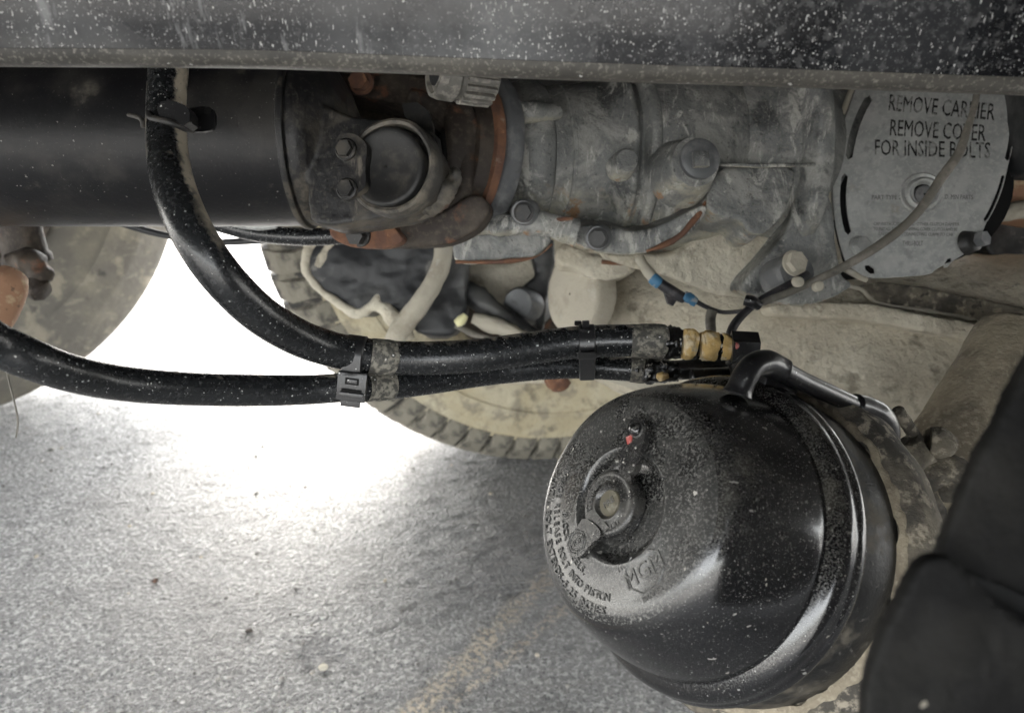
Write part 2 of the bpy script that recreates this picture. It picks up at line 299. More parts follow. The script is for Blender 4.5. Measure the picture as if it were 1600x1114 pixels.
def frame(axis, hint=None):
    a = axis.normalized(); h = hint or (V((0, 0, 1)) if abs(a.z) < .9 else V((0, 1, 0)))
    e2 = (h - a*h.dot(a)).normalized(); e1 = e2.cross(a).normalized(); return a, e1, e2
def lathe(bm, prof, o, axis, seg=64, caps=True, lump=0, lscale=40):
    a, e1, e2 = frame(axis); rings = []
    for s, r in prof:
        ring = []
        for k in range(seg):
            t = 2*PI*k/seg; p = o + a*s + (e1*math.cos(t)+e2*math.sin(t))*r
            if lump: p += (e1*math.cos(t)+e2*math.sin(t))*noise.fractal(p*lscale, 1, 2, 3)*lump
            ring.append(bm.verts.new(p))
        rings.append(ring)
    for A, B in zip(rings, rings[1:]):
        for k in range(seg): bm.faces.new((A[k], A[(k+1) % seg], B[(k+1) % seg], B[k]))
    if caps: bm.faces.new(rings[0][::-1]); bm.faces.new(rings[-1])
    return bm
def smooth_path(pts, n=8):
    out = []
    q = [pts[0]] + list(pts) + [pts[-1]]
    for i in range(1, len(q)-2):
        for j in range(n):
            t = j/n; p0, p1, p2, p3 = q[i-1], q[i], q[i+1], q[i+2]
            out.append(tuple(.5*((2*p1[k]) + (-p0[k]+p2[k])*t + (2*p0[k]-5*p1[k]+4*p2[k]-p3[k])*t*t + (-p0[k]+3*p1[k]-3*p2[k]+p3[k])*t**3) for k in range(len(p1))))
    out.append(tuple(pts[-1])); return out
def tube(bm, pts, seg=24, n=8, lump=0, lscale=60, caps=True, raw=False):
    """pts: (world Vector, radius)"""
    arr = [(p.x, p.y, p.z, r) for p, r in pts]
    if not raw: arr = smooth_path(arr, n)
    ps = [V(a[:3]) for a in arr]; rs = [a[3] for a in arr]
    t0 = (ps[1]-ps[0]).normalized(); nrm = t0.orthogonal().normalized(); rings = []
    for i, p in enumerate(ps):
        t = (ps[min(i+1, len(ps)-1)]-ps[max(i-1, 0)]).normalized()
        nrm = (nrm - t*nrm.dot(t)).normalized(); b = t.cross(nrm); ring = []
        for k in range(seg):
            an = 2*PI*k/seg; d = nrm*math.cos(an)+b*math.sin(an); q = p + d*rs[i]
            if lump: q += d*noise.fractal(q*lscale, 1, 2, 3)*lump
            ring.append(bm.verts.new(q))
        rings.append(ring)
    for A, B in zip(rings, rings[1:]):
        for k in range(seg): bm.faces.new((A[k], A[(k+1) % seg], B[(k+1) % seg], B[k]))
    if caps: bm.faces.new(rings[0][::-1]); bm.faces.new(rings[-1])
    return bm
def ptube(bm, px, **k): return tube(bm, [(P(x, y, d), r) for x, y, d, r in px], **k)
def prism_w(bm, pts, vec):
    a = [bm.verts.new(p) for p in pts]; b = [bm.verts.new(p+vec) for p in pts]; n = len(pts)
    bm.faces.new(a); bm.faces.new(b[::-1])
    for i in range(n): bm.faces.new((a[i], b[i], b[(i+1) % n], a[(i+1) % n]))
    return bm
def slab(bm, px, o, n, t):           # outline in the plane through o with normal n (towards the viewer), t metres thick behind it
    n = n.normalized(); return prism_w(bm, [on_plane(x, y, o, n) for x, y in px], -n*t)
def pslab(bm, px, d, t, n=None):
    cx = sum(p[0] for p in px)/len(px); cy = sum(p[1] for p in px)/len(px); o = P(cx, cy, d); return slab(bm, px, o, n or W(0, 0, 1), t)
def rounded(px, it=2):
    for _ in range(it):
        q = []
        for i in range(len(px)):
            a, b = px[i], px[(i+1) % len(px)]
            q += [(a[0]*.75+b[0]*.25, a[1]*.75+b[1]*.25), (a[0]*.25+b[0]*.75, a[1]*.25+b[1]*.75)]
        px = q
    return px
def box(bm, c, s, rot=None):
    mtx = Matrix.Translation(c) @ (rot.to_4x4() if rot else Matrix.Identity(4)) @ Matrix.Diagonal((*s, 1))
    bmesh.ops.create_cube(bm, size=1, matrix=mtx); return bm
def new(): return bmesh.new()
def hexbolt(name, parent, c, axis, r, h, m='alu', washer=True, stud=0):
    a, e1, e2 = frame(axis); bm = new()
    if washer: lathe(bm, [(0, r*1.25), (h*.22, r*1.25), (h*.25, r*1.2)], c, a, 24)
    pts = [c + a*(h*.2) + (e1*math.cos(k*PI/3)+e2*math.sin(k*PI/3))*r for k in range(6)]
    prism_w(bm, pts, a*h*.8)
    if stud: lathe(bm, [(h*.95, r*.5), (h*.95+stud, r*.5), (h*.95+stud*1.1, r*.4)], c, a, 16)
    return done(name, bm, m, parent, bevel=r*.1, seg=1)
def ball(bm, c, s, seg=16, rot=None):
    mtx = Matrix.Translation(c) @ (rot.to_4x4() if rot else Matrix.Identity(4)) @ Matrix.Diagonal((*s, 1))
    bmesh.ops.create_uvsphere(bm, u_segments=seg, v_segments=seg//2+2, radius=1, matrix=mtx)
def text_mesh(s, size, depth=.0003, shear=0, bold=0, sx=1.0, space=1.0):
    c = bpy.data.curves.new('t', 'FONT'); c.body = s; c.size = size; c.extrude = depth; c.align_x = 'CENTER'; c.align_y = 'CENTER'
    c.shear = shear; c.offset = bold; c.resolution_u = 2; c.space_character = space
    o = bpy.data.objects.new('t', c); C.objects.link(o)
    bpy.context.view_layer.update()
    me = bpy.data.meshes.new_from_object(o.evaluated_get(bpy.context.evaluated_depsgraph_get()))
    bpy.data.objects.remove(o); bpy.data.curves.remove(c)
    me.transform(Matrix.Diagonal((sx, 1, 1, 1))); return me
def place_text(bm, s, origin, ex, ey, ez, size, **k):
    me = text_mesh(s, size, **k); mt = Matrix((ex, ey, ez)).transposed().to_4x4(); mt.translation = origin
    me.transform(mt); bm.from_mesh(me); bpy.data.meshes.remove(me)

#@@STRUCTURE
# ------------------------------------------------------------------ ground
gA = on_plane(875, 880, V((0, 0, 0)), V((0, 0, 1))); gB = on_plane(655, 1110, V((0, 0, 0)), V((0, 0, 1)))
gC = on_plane(840, 985, V((0, 0, 0)), V((0, 0, 1))); gD = on_plane(690, 1114, V((0, 0, 0)), V((0, 0, 1)))
gP = on_plane(500, 1020, V((0, 0, 0)), V((0, 0, 1)))
gS = on_plane(800, 830, V((0, 0, 0)), V((0, 0, 1)))
M['asphalt'] = mat('worn damp asphalt', (.235, .233, .228), .66, 0, [
    dict(col=(.52, .515, .50), scale=150, lo=.48, hi=.60, amt=.9, rough=.7),
    dict(col=(.055, .055, .057), scale=190, lo=.54, hi=.62, amt=.9, rough=.5),
    dict(col=(.10, .10, .10), scale=18, lo=.50, hi=.66, amt=.4, rough=.4),
    dict(col=(.15, .145, .14), scale=3, lo=.4, hi=.65, amt=.5),
    dict(kind='speck', col=(.42, .41, .38), scale=150, pick=.90, size=.35, amt=.6),
    dict(col=(.55, .47, .36), scale=150, lo=.42, hi=.56, amt=.9, rough=.8, line=((gA.x, gA.y), (gB.x, gB.y), .022)),
    dict(col=(.58, .49, .38), scale=150, lo=.46, hi=.58, amt=.8, rough=.8, line=((gC.x, gC.y), (gD.x, gD.y), .012)),
    dict(col=(.05, .05, .052), scale=25, lo=.25, hi=.5, amt=.75, rough=.35, at=((gS.x+.06, gS.y-.06, 0), .27), rag=9, soft=.3),  # dark patch painted where the tyre's reflection cuts the ground glare
    dict(col=(.05, .05, .052), scale=60, lo=.3, hi=.4, amt=.6, rough=.4, at=((gP.x, gP.y, 0), .035), rag=30),
    ], bump=[(170, .020, 3), (400, .006, 4), (12, .01, 2)])
bm = new()
N_, S_ = 220, 400
xs = [-120, -30, -8, -3] + [-1.6 + 3.2*i/N_ for i in range(N_+1)] + [3, 8, 30, 120]
ys = [-60, -10, -2] + [.3 + 2.0*i/N_ for i in range(N_+1)] + [4, 8, 30, 120, 300]
grid = [[bm.verts.new((x, y, 0)) for y in ys] for x in xs]
for row in grid:
    for v in row:
        if abs(v.co.x) < 1.55 and .35 < v.co.y < 2.25:
            v.co.z = noise.fractal(v.co*60, 1, 2, 3)*.0028 + noise.noise(v.co*6)*.003 - .004*max(0, 1-(v.co-gP).length/.05)
for i in range(len(xs)-1):
    for j in range(len(ys)-1): bm.faces.new((grid[i][j], grid[i+1][j], grid[i+1][j+1], grid[i][j+1]))
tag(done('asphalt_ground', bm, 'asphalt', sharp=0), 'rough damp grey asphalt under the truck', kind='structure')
for (x, y, s) in [(243, 908, .006), (390, 988, .006), (735, 770, .004), (505, 1045, .006), (1070, 1060, .005)]:
    g = on_plane(x, y, V((0, 0, 0)), V((0, 0, 1))); bm = new(); ball(bm, g + V((0, 0, s*.3)), (s, s*.8, s*.6), 10)
    for v in bm.verts: v.co += noise.noise_vector(v.co*200)*s*.3
gr = new()
rnd = random.Random(5)
for i in range(420):
    x = rnd.uniform(-1.0, .5); y = rnd.uniform(.55, 1.5); sz = rnd.choice((.0012, .0016, .0022, .0034))*rnd.uniform(.8, 1.2)
    mt = Matrix.Translation((x, y, sz*.4+.001)) @ Matrix.Rotation(rnd.uniform(0, 6), 4, 'Z') @ Matrix.Diagonal((sz, sz*rnd.uniform(.6, 1), sz*.7, 1))
    bmesh.ops.create_icosphere(gr, subdivisions=1, radius=1, matrix=mt)
M['grit'] = mat('loose grit', (.25, .24, .22), .85, 0, [dict(col=(.08, .075, .07), scale=14, lo=.45, hi=.55, amt=.9), dict(col=(.42, .37, .29), scale=11, lo=.55, hi=.6, amt=.8)])
tag(done('loose_grit', gr, 'grit', sharp=0), 'fine loose grit scattered over the asphalt', 'grit', kind='stuff')
for_pebbles = [(243, 908, .005, 'small brown pebble on the asphalt left of the picture, uppermost one', 'brown'),
               (390, 988, .005, 'small brown pebble on the asphalt, lower one by the dark dent', 'brown'),
               (505, 1045, .006, 'pale stone fragment beside the dark dent in the asphalt', 'lightmud')]
for x, y, s, lb, mm in for_pebbles:
    g = on_plane(x, y, V((0, 0, 0)), V((0, 0, 1))); bm = new(); ball(bm, g + V((0, 0, s*.45)), (s, s*.8, s*.6), 10)
    for v in bm.verts: v.co += noise.noise_vector(v.co*200)*s*.3
    tag(done('pebble', bm, mm, sharp=0), lb, 'pebble')

# ------------------------------------------------------------------ truck body overhead (shades the underside), with unseen panels added to block sky light
bm = new(); box(bm, V((0, .62, 1.13)), (11, 2.3, .06)); box(bm, V((1.42, -.30, .59)), (2.3, .03, 1.08)); box(bm, V((-1.17, -.50, .93)), (2.85, .03, .34)); box(bm, V((0, .62, 1.04)), (5.2, .06, .10)); box(bm, V((0, 1.32, 1.04)), (5.2, .06, .10))
tag(done('truck_floor_and_light_blockers', bm, 'underbody', sharp=30), 'dark truck floor and cross members above the drive line, plus added light-blocking side panels', 'truck floor')

bm = new(); box(bm, V((0, 1.06, .80)), (5.2, .012, .30)); box(bm, V((0, 1.10, .655)), (5.2, .09, .012)); box(bm, V((0, 1.10, .945)), (5.2, .09, .012))
tag(done('far_frame_rail', bm, 'underbody', sharp=30, bevel=.004), 'dark far frame rail in shadow above the tyres', 'frame rail')

#@@WHEELS
def wheel(name, label, X, Y, yaw, Rr, width, m, group, seg=96, nb=64):
    base = V((X, Y, 0)); t = thing(name, label, 'wheel', base, group)
    c = V((X, Y, Rr)); ax = V((-math.sin(yaw), math.cos(yaw), 0))      # points away from the viewer
    k = Rr/.5
    bm = new(); lathe(bm, [(.012, .285*k), (.0, .30*k), (-.012, .33*k), (-.020, .37*k), (-.020, .375*k), (-.024, .378*k), (-.022, .40*k), (-.012, .425*k), (-.012, .43*k), (-.008, .437*k)], c, ax, seg, caps=False)
    done('sidewall', bm, m, t, sharp=50)
    bm = new(); lathe(bm, [(-.008, .437*k), (.004, .455*k), (.022, .478*k), (.035, .490*k), (.06, .493*k), (width-.06, .488*k), (width-.02, .47*k), (width, .42*k), (width, .30*k), (width-.03, .285*k)], c, ax, seg, caps=False)
    done('tread_body', bm, 'tread' if nb else m, t, sharp=50)
    bm = new(); lathe(bm, [(.0, .287*k), (-.006, .292*k), (-.004, .28*k), (.03, .27*k), (.10, .262*k), (.13, .20*k), (.125, .10*k), (.12, .06*k)], c, ax, 64, caps=False)
    done('rim', bm, 'brown', t, sharp=50)
    bm = new(); lathe(bm, [(.02, .001), (.02, .09*k), (.06, .15*k), (.12, .2*k)], c, ax, 40, caps=False); done('brake_drum', bm, 'mud', t)
    # shoulder blocks, one mesh shared
    a, e1, e2 = frame(ax)
    if not nb: return t, c, ax
    bm = new()
    w_ = 2*PI*.5*k/max(nb, 60)*.36
    vs_ = [(-.012, .452), (.012, .482), (.070, .504), (.115, .508)]
    rows = []
    for s, r in vs_:
        rows.append([bm.verts.new(V((s, sgn*w_*(1 if r > .46 else .8), r*k))) for sgn in (-1, 1)])
    low = [[bm.verts.new(V((s, sgn*w_*1.1, (r-.024)*k))) for sgn in (-1, 1)] for s, r in vs_]
    for i in range(3):
        bm.faces.new((rows[i][0], rows[i][1], rows[i+1][1], rows[i+1][0]))
        bm.faces.new((rows[i][0], rows[i+1][0], low[i+1][0], low[i][0])); bm.faces.new((rows[i][1], low[i][1], low[i+1][1], rows[i+1][1]))
    bm.faces.new((rows[0][0], low[0][0], low[0][1], rows[0][1])); bm.faces.new((rows[3][0], rows[3][1], low[3][1], low[3][0]))
    bmesh.ops.recalc_face_normals(bm, faces=bm.faces[:])
    me = bpy.data.meshes.new('tread_block'); bm.to_mesh(me); bm.free(); me.materials.append(M['tread'])
    rot0 = Matrix((a, e1, e2)).transposed()
    for i in range(nb):
        o = bpy.data.objects.new('tread_block', me); C.objects.link(o); o.parent = t
        an = 2*PI*(i+.3*random.random()*.3)/nb
        m4 = (Matrix.Rotation(an, 3, a) @ rot0).to_4x4(); m4.translation = c-base
        o.matrix_local = m4
    return t, c, ax
wheel('truck_wheel', 'dusty inner tyre sidewall at the left edge, behind the lower air hose', -1.17, 1.34, math.radians(33), .56, .26, 'tyre', 'wheels on the far side of the truck', nb=0)
wheel('truck_wheel', 'mud caked tyre behind the hoses and brake chamber', .105, 1.21, math.radians(15), .5, .30, 'tyre_mud', 'wheels on the far side of the truck')

#@@RAIL
# ------------------------------------------------------------------ near frame rail across the top
rt = thing('frame_rail', 'black salt-speckled frame rail crossing the whole top of the view', 'frame rail', P(800, 60, .34))
def rail_pts(off_y, dd):
    out = []
    for x, y in [(-260, 103), (0, 104), (200, 105), (400, 107), (600, 114), (800, 122), (1000, 129), (1200, 135), (1400, 142), (1600, 149), (1900, 158)]:
        out.append(P(x, y+off_y, .34) + F*0 + dd)
    return out
line = rail_pts(0, V((0, 0, 0)))
up = V((0, 0, 1)); bk = V((0, 1, 0))
sec = [(.030, .0065), (.012, .0005), (.006, .0), (.002, .0012), (-.001, .004), (-.0025, .0075)]       # (back, up) lip profile
sec2 = [(-.0025, .0077), (-.004, .013), (-.0065, .022), (-.0085, .034), (-.009, .05), (-.0085, .07), (-.006, .10), (.0, .13), (.012, .15), (.08, .152)]
def sweep(bm, line, sec):
    rows = [[bm.verts.new(p + bk*b + up*u) for b, u in sec] for p in line]
    for A, B in zip(rows, rows[1:]):
        for k in range(len(sec)-1): bm.faces.new((A[k], A[k+1], B[k+1], B[k]))
def dense(line, n=10):
    return [V(q) for q in smooth_path([tuple(p) for p in line], n)]
bm = new(); sweep(bm, dense(line), smooth_path(sec, 4)); done('lower_lip', bm, 'bar_lip', rt, sharp=0)
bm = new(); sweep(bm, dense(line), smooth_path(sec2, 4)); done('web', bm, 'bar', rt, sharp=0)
bm = new(); sweep(bm, dense(line), [(.08, .152), (.08, .006), (.030, .0065)]); done('back_wall', bm, 'underbody', rt, sharp=20)
# pale drip streaks at the right end
def streak(name, px, wd, m):
    bm = new(); pts = []
    n = len(px)
    for i, (x, y) in enumerate(px):
        f = abs(y - (104+(x/1600)*45)); base = P(x, y, .34)
        q = base - F*.0093 if f > 60 else base - F*(.0035 + .006*f/60)
        pts.append((q + W(0, 0, 1)*.0008, wd*(1 if 0 < i < n-1 else .35)))
    tube(bm, pts, seg=8, n=6, lump=wd*.6, lscale=300); return done(name, bm, m, rt, sharp=0)
M['drip'] = mat('thin grey dried drip', (.08, .083, .087), .5, 0, [dict(col=(.3, .3, .3), scale=180, lo=.5, hi=.65, amt=.6)], bump=[(300, .0004)])

#@@SHAFT
# ------------------------------------------------------------------ drive shaft and yokes
ds = thing('drive_shaft', 'black dusty drive shaft tube with universal joint, behind the hanging hose', 'drive shaft', P(300, 215, .60))
D = .60
def sx(x, d=D): return (x-800)/FPX*d
ctr = P(300, 216, D); ctr.x = 0
bm = new(); lathe(bm, [(sx(-500), .0705), (sx(400), .0705), (sx(468), .0705), (sx(473), .0712)], ctr, R, 96, lump=.0006, lscale=8); done('shaft_tube', bm, 'shaft', ds)
bm = new(); lathe(bm, [(sx(472), .070), (sx(474), .0728), (sx(478), .0733), (sx(482), .0724), (sx(484), .070)], ctr, R, 96); done('weld_seam', bm, 'yoke', ds)
ear = [(478, 150), (486, 156), (505, 164), (535, 178), (575, 185), (615, 188), (648, 200), (672, 228), (679, 262), (672, 296), (652, 322), (622, 336), (585, 342), (545, 349), (515, 353), (492, 350), (480, 340)]
eo = P(600, 262, .532); en = W(-.27, .02, 1)
bm = new(); pslab(bm, rounded(ear, 1), .665, .03); done('rear_ear', bm, 'yoke', ds, org=(.0022, .0016, .02))
bm = new(); slab(bm, rounded(ear, 1), eo, en, .040)
lathe(bm, [(sx(482), .069), (sx(483), .0702), (sx(498), .0698), (sx(510), .066), (sx(524), .058), (sx(538), .047), (sx(552), .033), (sx(562), .018)], ctr, R, 80)
done('yoke_body', bm, 'yoke', ds, org=(.0017, .0016, .02)).modifiers['smooth'].iterations = 10
# raised lip round the bearing bore
cc = P(613, 262, .524)
bm = new(); lathe(bm, [(-.010, .0345), (0, .0345), (.004, .0335), (.0055, .0315), (.0045, .0295), (0, .0288), (-.004, .0285)], cc, en, 72, caps=False, lump=.0006, lscale=60); done('bore_rim', bm, 'rimdust', ds)
bm = new(); lathe(bm, [(-.006, .0286), (.0035, .0284), (.0052, .0272), (.0055, .0250), (.0048, .0235), (.0046, .0205), (.0040, .0198), (.0042, .001)], P(607, 263, .524), en, 72, caps=False); done('bearing_cap', bm, 'cap', ds, sharp=60)
lock = [(526, 218), (531, 209), (549, 208), (562, 214), (572, 224), (574, 234), (570, 262), (572, 286), (568, 296), (556, 304), (544, 308), (532, 303), (527, 294)]
bm = new(); slab(bm, rounded(lock, 1), P(550, 258, .5185), en, .008); lp = done('lock_plate', bm, 'yoke', ds, bevel=.0012)
for (x, y) in [(541, 234), (543, 296)]:
    hexbolt('bolt', lp, P(x, y, .5185), en, .0060, .005, 'cap')
for (x, y) in [(541, 234), (543, 296)]:
    bm = new(); lathe(bm, [(-.002, .0078), (.0015, .0078), (.0022, .0068), (.001, .0062)], P(x, y, .519), en, 24); done('washer', bm, 'yoke', lp)
# far ear and cross behind
bm = new(); lathe(bm, [(-.11, .020), (.0, .022), (.012, .020), (.0125, .001)], P(640, 262, .60), V((1, .15, 0)), 32, caps=False); done('joint_cross', bm, 'yoke', ds)
bm = new(); pslab(bm, [(628, 162), (652, 160), (668, 172), (676, 196), (678, 224), (668, 214), (650, 196), (632, 182)], .555, .004, W(-.3, .1, 1)); done('thrust_washer', bm, 'cap', ds, bevel=.0006)
bm = new(); pslab(bm, [(672, 205), (682, 215), (686, 240), (684, 262), (676, 255), (670, 230)], .53, .006, W(-.4, 0, 1)); done('seal_edge', bm, 'cap', ds, bevel=.001)
bm = new(); ptube(bm, [(612, 330, .545, .004), (640, 326, .55, .008), (668, 318, .55, .010), (692, 302, .55, .009), (706, 282, .55, .006), (712, 262, .55, .003)], lump=.0035, lscale=140); done('crusted_seal', bm, 'rimdust', ds, sharp=0)
# flange yoke (rusty)
fy = thing('flange_yoke', 'rusty brown flange yoke bolted between drive shaft and grey gear housing', 'flange yoke', P(740, 250, .64))
fa = W(1, -.05, -.62)       # its axis, away to the right
bm = new(); lathe(bm, [(-.012, .050), (-.010, .058), (.0, .0635), (.006, .064), (.009, .062), (.010, .02)], P(716, 248, .655), fa, 72, caps=False, lump=.0015, lscale=40); done('flange_disc', bm, 'brown', fy)
bm = new(); lathe(bm, [(-.002, .0625), (-.001, .0675), (.006, .068), (.007, .062)], P(719, 248, .655), fa, 72, caps=False, lump=.001, lscale=60); done('rusty_rim', bm, 'rust', fy)
bm = new(); lathe(bm, [(-.030, .040), (-.034, .047), (-.028, .053), (-.010, .055)], P(712, 248, .655), fa, 64, caps=False, lump=.002, lscale=40); done('collar', bm, 'brown', fy, sharp=0)
low_arm = [(514, 356), (519, 368), (530, 378), (552, 384), (577, 386), (640, 386), (690, 385), (725, 372), (752, 352), (768, 322), (745, 300), (715, 316), (690, 334), (640, 345), (560, 350)]
bm = new(); pslab(bm, rounded(low_arm, 1), .60, .035, W(-.1, -.1, 1)); done('lower_arm', bm, 'brown', fy, org=(.0018, .0022, .02))
bm = new(); pslab(bm, rounded([(512, 354), (517, 371), (533, 382), (557, 388), (580, 389), (612, 387), (632, 376), (622, 362), (612, 350), (560, 349)], 1), .588, .016, W(-.1, -.1, 1)); done('rusty_lug', bm, 'rust', fy, org=(.0012, .0022, .015))
hexbolt('bolt', fy, P(563, 368, .590), W(-.35, -.2, 1), .0075, .010, 'cap')
bm = new(); ball(bm, P(690, 250, .66), (.036, .03, .045), 32); ball(bm, P(697, 262, .612), (.0085, .012, .030), 32); done('joint_gap_shade', bm, 'dark', fy)  # black balls stand in for the deep shade inside the joint
bm = new(); pslab(bm, rounded([(440, 90), (720, 90), (720, 280), (640, 300), (540, 230), (440, 190)], 1), .68, .03); done('rear_arm', bm, 'brown', fy, org=(.0022, .0022, .02))
up_arm = [(500, 118), (535, 116), (600, 112), (660, 118), (705, 138), (735, 160), (748, 190), (744, 210), (730, 216), (700, 204), (668, 182), (640, 168), (580, 152), (520, 146)]
bm = new(); pslab(bm, rounded(up_arm, 1), .61, .03, W(-.1, .1, 1)); done('upper_arm', bm, 'brown', fy, org=(.0018, .0022, .02))
bm = new(); ptube(bm, [(640, 150, .61, .006), (676, 164, .61, .008), (706, 192, .61, .0085), (724, 230, .61, .0085), (728, 270, .61, .0085), (718, 308, .61, .008), (694, 335, .61, .008)], lump=.0012); done('inner_arch', bm, 'brown', fy, sharp=0)
hexbolt('bolt', fy, P(566, 130, .60), W(-.2, -.1, 1), .008, .010, 'rust')

#@@HOUSING
# ------------------------------------------------------------------ gear housing
gh = thing('gear_housing', 'large stained grey cast gear housing right of the rusty flange yoke', 'gear housing', P(1050, 250, .78))
yw = math.radians(13); ga = V((math.cos(yw), math.sin(yw), -.03)).normalized(); go = P(800, 246, .700)
bm = new(); lathe(bm, [(-.014, .060), (-.016, .068), (-.012, .0735), (-.004, .0745), (.001, .072), (.002, .06)], P(752, 250, .672), fa, 80, caps=False, lump=.001, lscale=20); done('seal_ring', bm, 'ring', gh)
bm = new(); lathe(bm, [(-.022, .05), (-.016, .064), (.002, .0665), (.006, .0680), (.022, .0675), (.024, .0655), (.025, .0635), (.040, .0640), (.0405, .0655), (.044, .0655), (.0445, .0645), (.060, .0665), (.074, .072), (.082, .078), (.086, .082), (.088, .0855), (.0895, .0865), (.093, .0865), (.0945, .0845), (.096, .0825), (.099, .0825), (.101, .0865), (.102, .0905), (.1035, .0930), (.110, .0935), (.1115, .0920), (.113, .0900), (.130, .093), (.160, .096), (.175, .0955), (.2, .0935)], go, ga, 110, caps=False, lump=.003, lscale=12)
done('front_case', bm, 'alu', gh, sharp=60)
bm = new(); lathe(bm, [(.17, .075), (.18, .082), (.20, .098), (.230, .106), (.236, .108), (.238, .126), (.242, .131), (.252, .131), (.256, .127), (.262, .108), (.30, .088), (.48, .080)], go, ga, 110, caps=False, lump=.003, lscale=9)
done('rear_case', bm, 'alu', gh, sharp=60)
# plug boss
pa = W(.15, .05, 1)
bm = new(); lathe(bm, [(-.030, .030), (-.008, .0235), (.0, .021), (.004, .0205), (.0045, .018)], P(1084, 256, .61), pa, 48, lump=.001, lscale=60); done('plug_boss', bm, 'alu', gh)
bm = new(); lathe(bm, [(.003, .0165), (.009, .0165), (.0105, .0145), (.011, .010), (.0112, .001)], P(1088, 253, .61), pa, 40); dp = done('drain_plug', bm, 'ring', gh)
bm = new(); a_, b_, c_ = frame(pa); box(bm, P(1094, 250, .598), (.013, .013, .008), Matrix((b_, c_, a_)).transposed()); done('plug_square', bm, 'alu', dp, bevel=.0012)
bm = new(); lathe(bm, [(-.02, .012), (.0, .0105), (.002, .009), (.0022, .001)], P(979, 252, .605), pa, 32, lump=.0006, lscale=80); done('small_plug', bm, 'alu', gh)
# cast shell below/right of the plug and its parting line
pad = [(1118, 262), (1180, 260), (1246, 258), (1240, 300), (1226, 330), (1212, 352), (1190, 368), (1168, 362), (1164, 344), (1120, 338), (1100, 320)]
bm = new(); pslab(bm, rounded(pad, 1), .635, .05, W(.1, .1, 1)); done('side_pad', bm, 'alu', gh, org=(.002, .004, .03))
bm = new(); ptube(bm, [(1110, 257, .632, .0014), (1180, 259, .628, .0018), (1245, 258, .631, .0014), (1300, 258, .643, .0014)], lump=.0008); done('parting_line', bm, 'alu', gh, sharp=0)
web = [(940, 395), (1010, 398), (1060, 396), (1110, 345), (1165, 345), (1240, 350), (1252, 380), (1210, 470), (1170, 468), (1100, 455), (1040, 430), (960, 412)]
bm = new(); pslab(bm, rounded(web, 1), .70, .06, W(0, -.2, 1)); done('lower_web', bm, 'mud', gh, org=(.003, .006, .04))
bm = new(); pslab(bm, rounded([(1245, 300), (1300, 280), (1310, 430), (1340, 445), (1300, 470), (1240, 480), (1160, 462), (1160, 440), (1200, 400), (1235, 350)], 1), .665, .05, W(0, -.1, 1)); done('side_web', bm, 'alu', gh, org=(.0025, .005, .04))
bm = new(); pslab(bm, rounded([(880, 360), (930, 350), (1000, 366), (1080, 330), (1102, 318), (1108, 330), (1076, 372), (1020, 396), (960, 400), (900, 388)], 1), .640, .05, W(-.1, -.3, 1)); done('lower_flange', bm, 'alu', gh, org=(.002, .004, .03))
bm = new(); lathe(bm, [(-.03, .018), (.0, .0165), (.004, .0145), (.0045, .001)], P(1242, 425, .625), W(.1, .1, 1), 36, lump=.0015, lscale=70); done('filler_boss', bm, 'ring', gh)
hexbolt('bolt', gh, P(1240, 412, .618), W(.3, .2, 1), .009, .007, 'lightmud')
for x, y, r in [(934, 372, .011), (818, 332, .011)]:
    bm = new(); lathe(bm, [(-.02, r), (.0, r), (.003, r*.85), (.0032, .001)], P(x, y, .612), W(-.2, -.2, 1), 28, lump=.0006, lscale=90); bb_ = done('bolt_boss', bm, 'ring', gh)
    hexbolt('bolt', bb_, P(x+1, y, .609), W(-.2, -.2, 1), r*.62, .006, 'cap')
for x, y, r in [(818, 180, .0085)]:
    bm = new(); ptube(bm, [(806, 178, .63, .009), (822, 177, .628, .0095), (845, 176, .63, .008), (872, 176, .64, .006)], lump=.001); done('bolt_lug', bm, 'alu', gh, sharp=0)
    hexbolt('bolt', gh, P(806, 182, .63), -ga, .0085, .006, 'alu')
bm = new(); lathe(bm, [(-.01, .008), (.006, .008), (.007, .006), (.0072, .001)], P(1230, 205, .66), W(0, 0, 1), 20); done('bolt', bm, 'alu', gh)
# bracket under the front of the case
br = [(706, 386), (708, 402), (716, 410), (742, 411), (762, 408), (820, 405), (842, 398), (862, 378), (862, 368), (800, 356), (745, 360), (716, 372)]
bm = new(); pslab(bm, rounded(br, 1), .655, .04, W(0, -.1, 1)); done('lower_bracket', bm, 'alu', gh, org=(.0018, .004, .02))
bm = new(); ptube(bm, [(712, 409, .652, .0012), (760, 410, .650, .0018), (815, 406, .650, .0018), (842, 399, .652, .0012), (862, 382, .657, .0010)], lump=.001); done('rust_edge', bm, 'rust', gh, sharp=0)
bm = new(); ptube(bm, [(800, 345, .630, .0018), (850, 346, .625, .0022), (895, 341, .625, .0015)], lump=.0008); done('rust_edge', bm, 'rust', gh, sharp=0)
bm = new(); ptube(bm, [(742, 358, .640, .006), (790, 352, .632, .009), (850, 352, .63, .010), (900, 362, .635, .012)], lump=.003, lscale=50); done('lower_lug', bm, 'alu', gh, sharp=0)
bm = new(); ptube(bm, [(1010, 393, .634, .0014), (1055, 374, .632, .0026), (1088, 340, .632, .0026), (1103, 315, .637, .0014)], lump=.0012); done('rust_edge', bm, 'rust', gh, sharp=0)

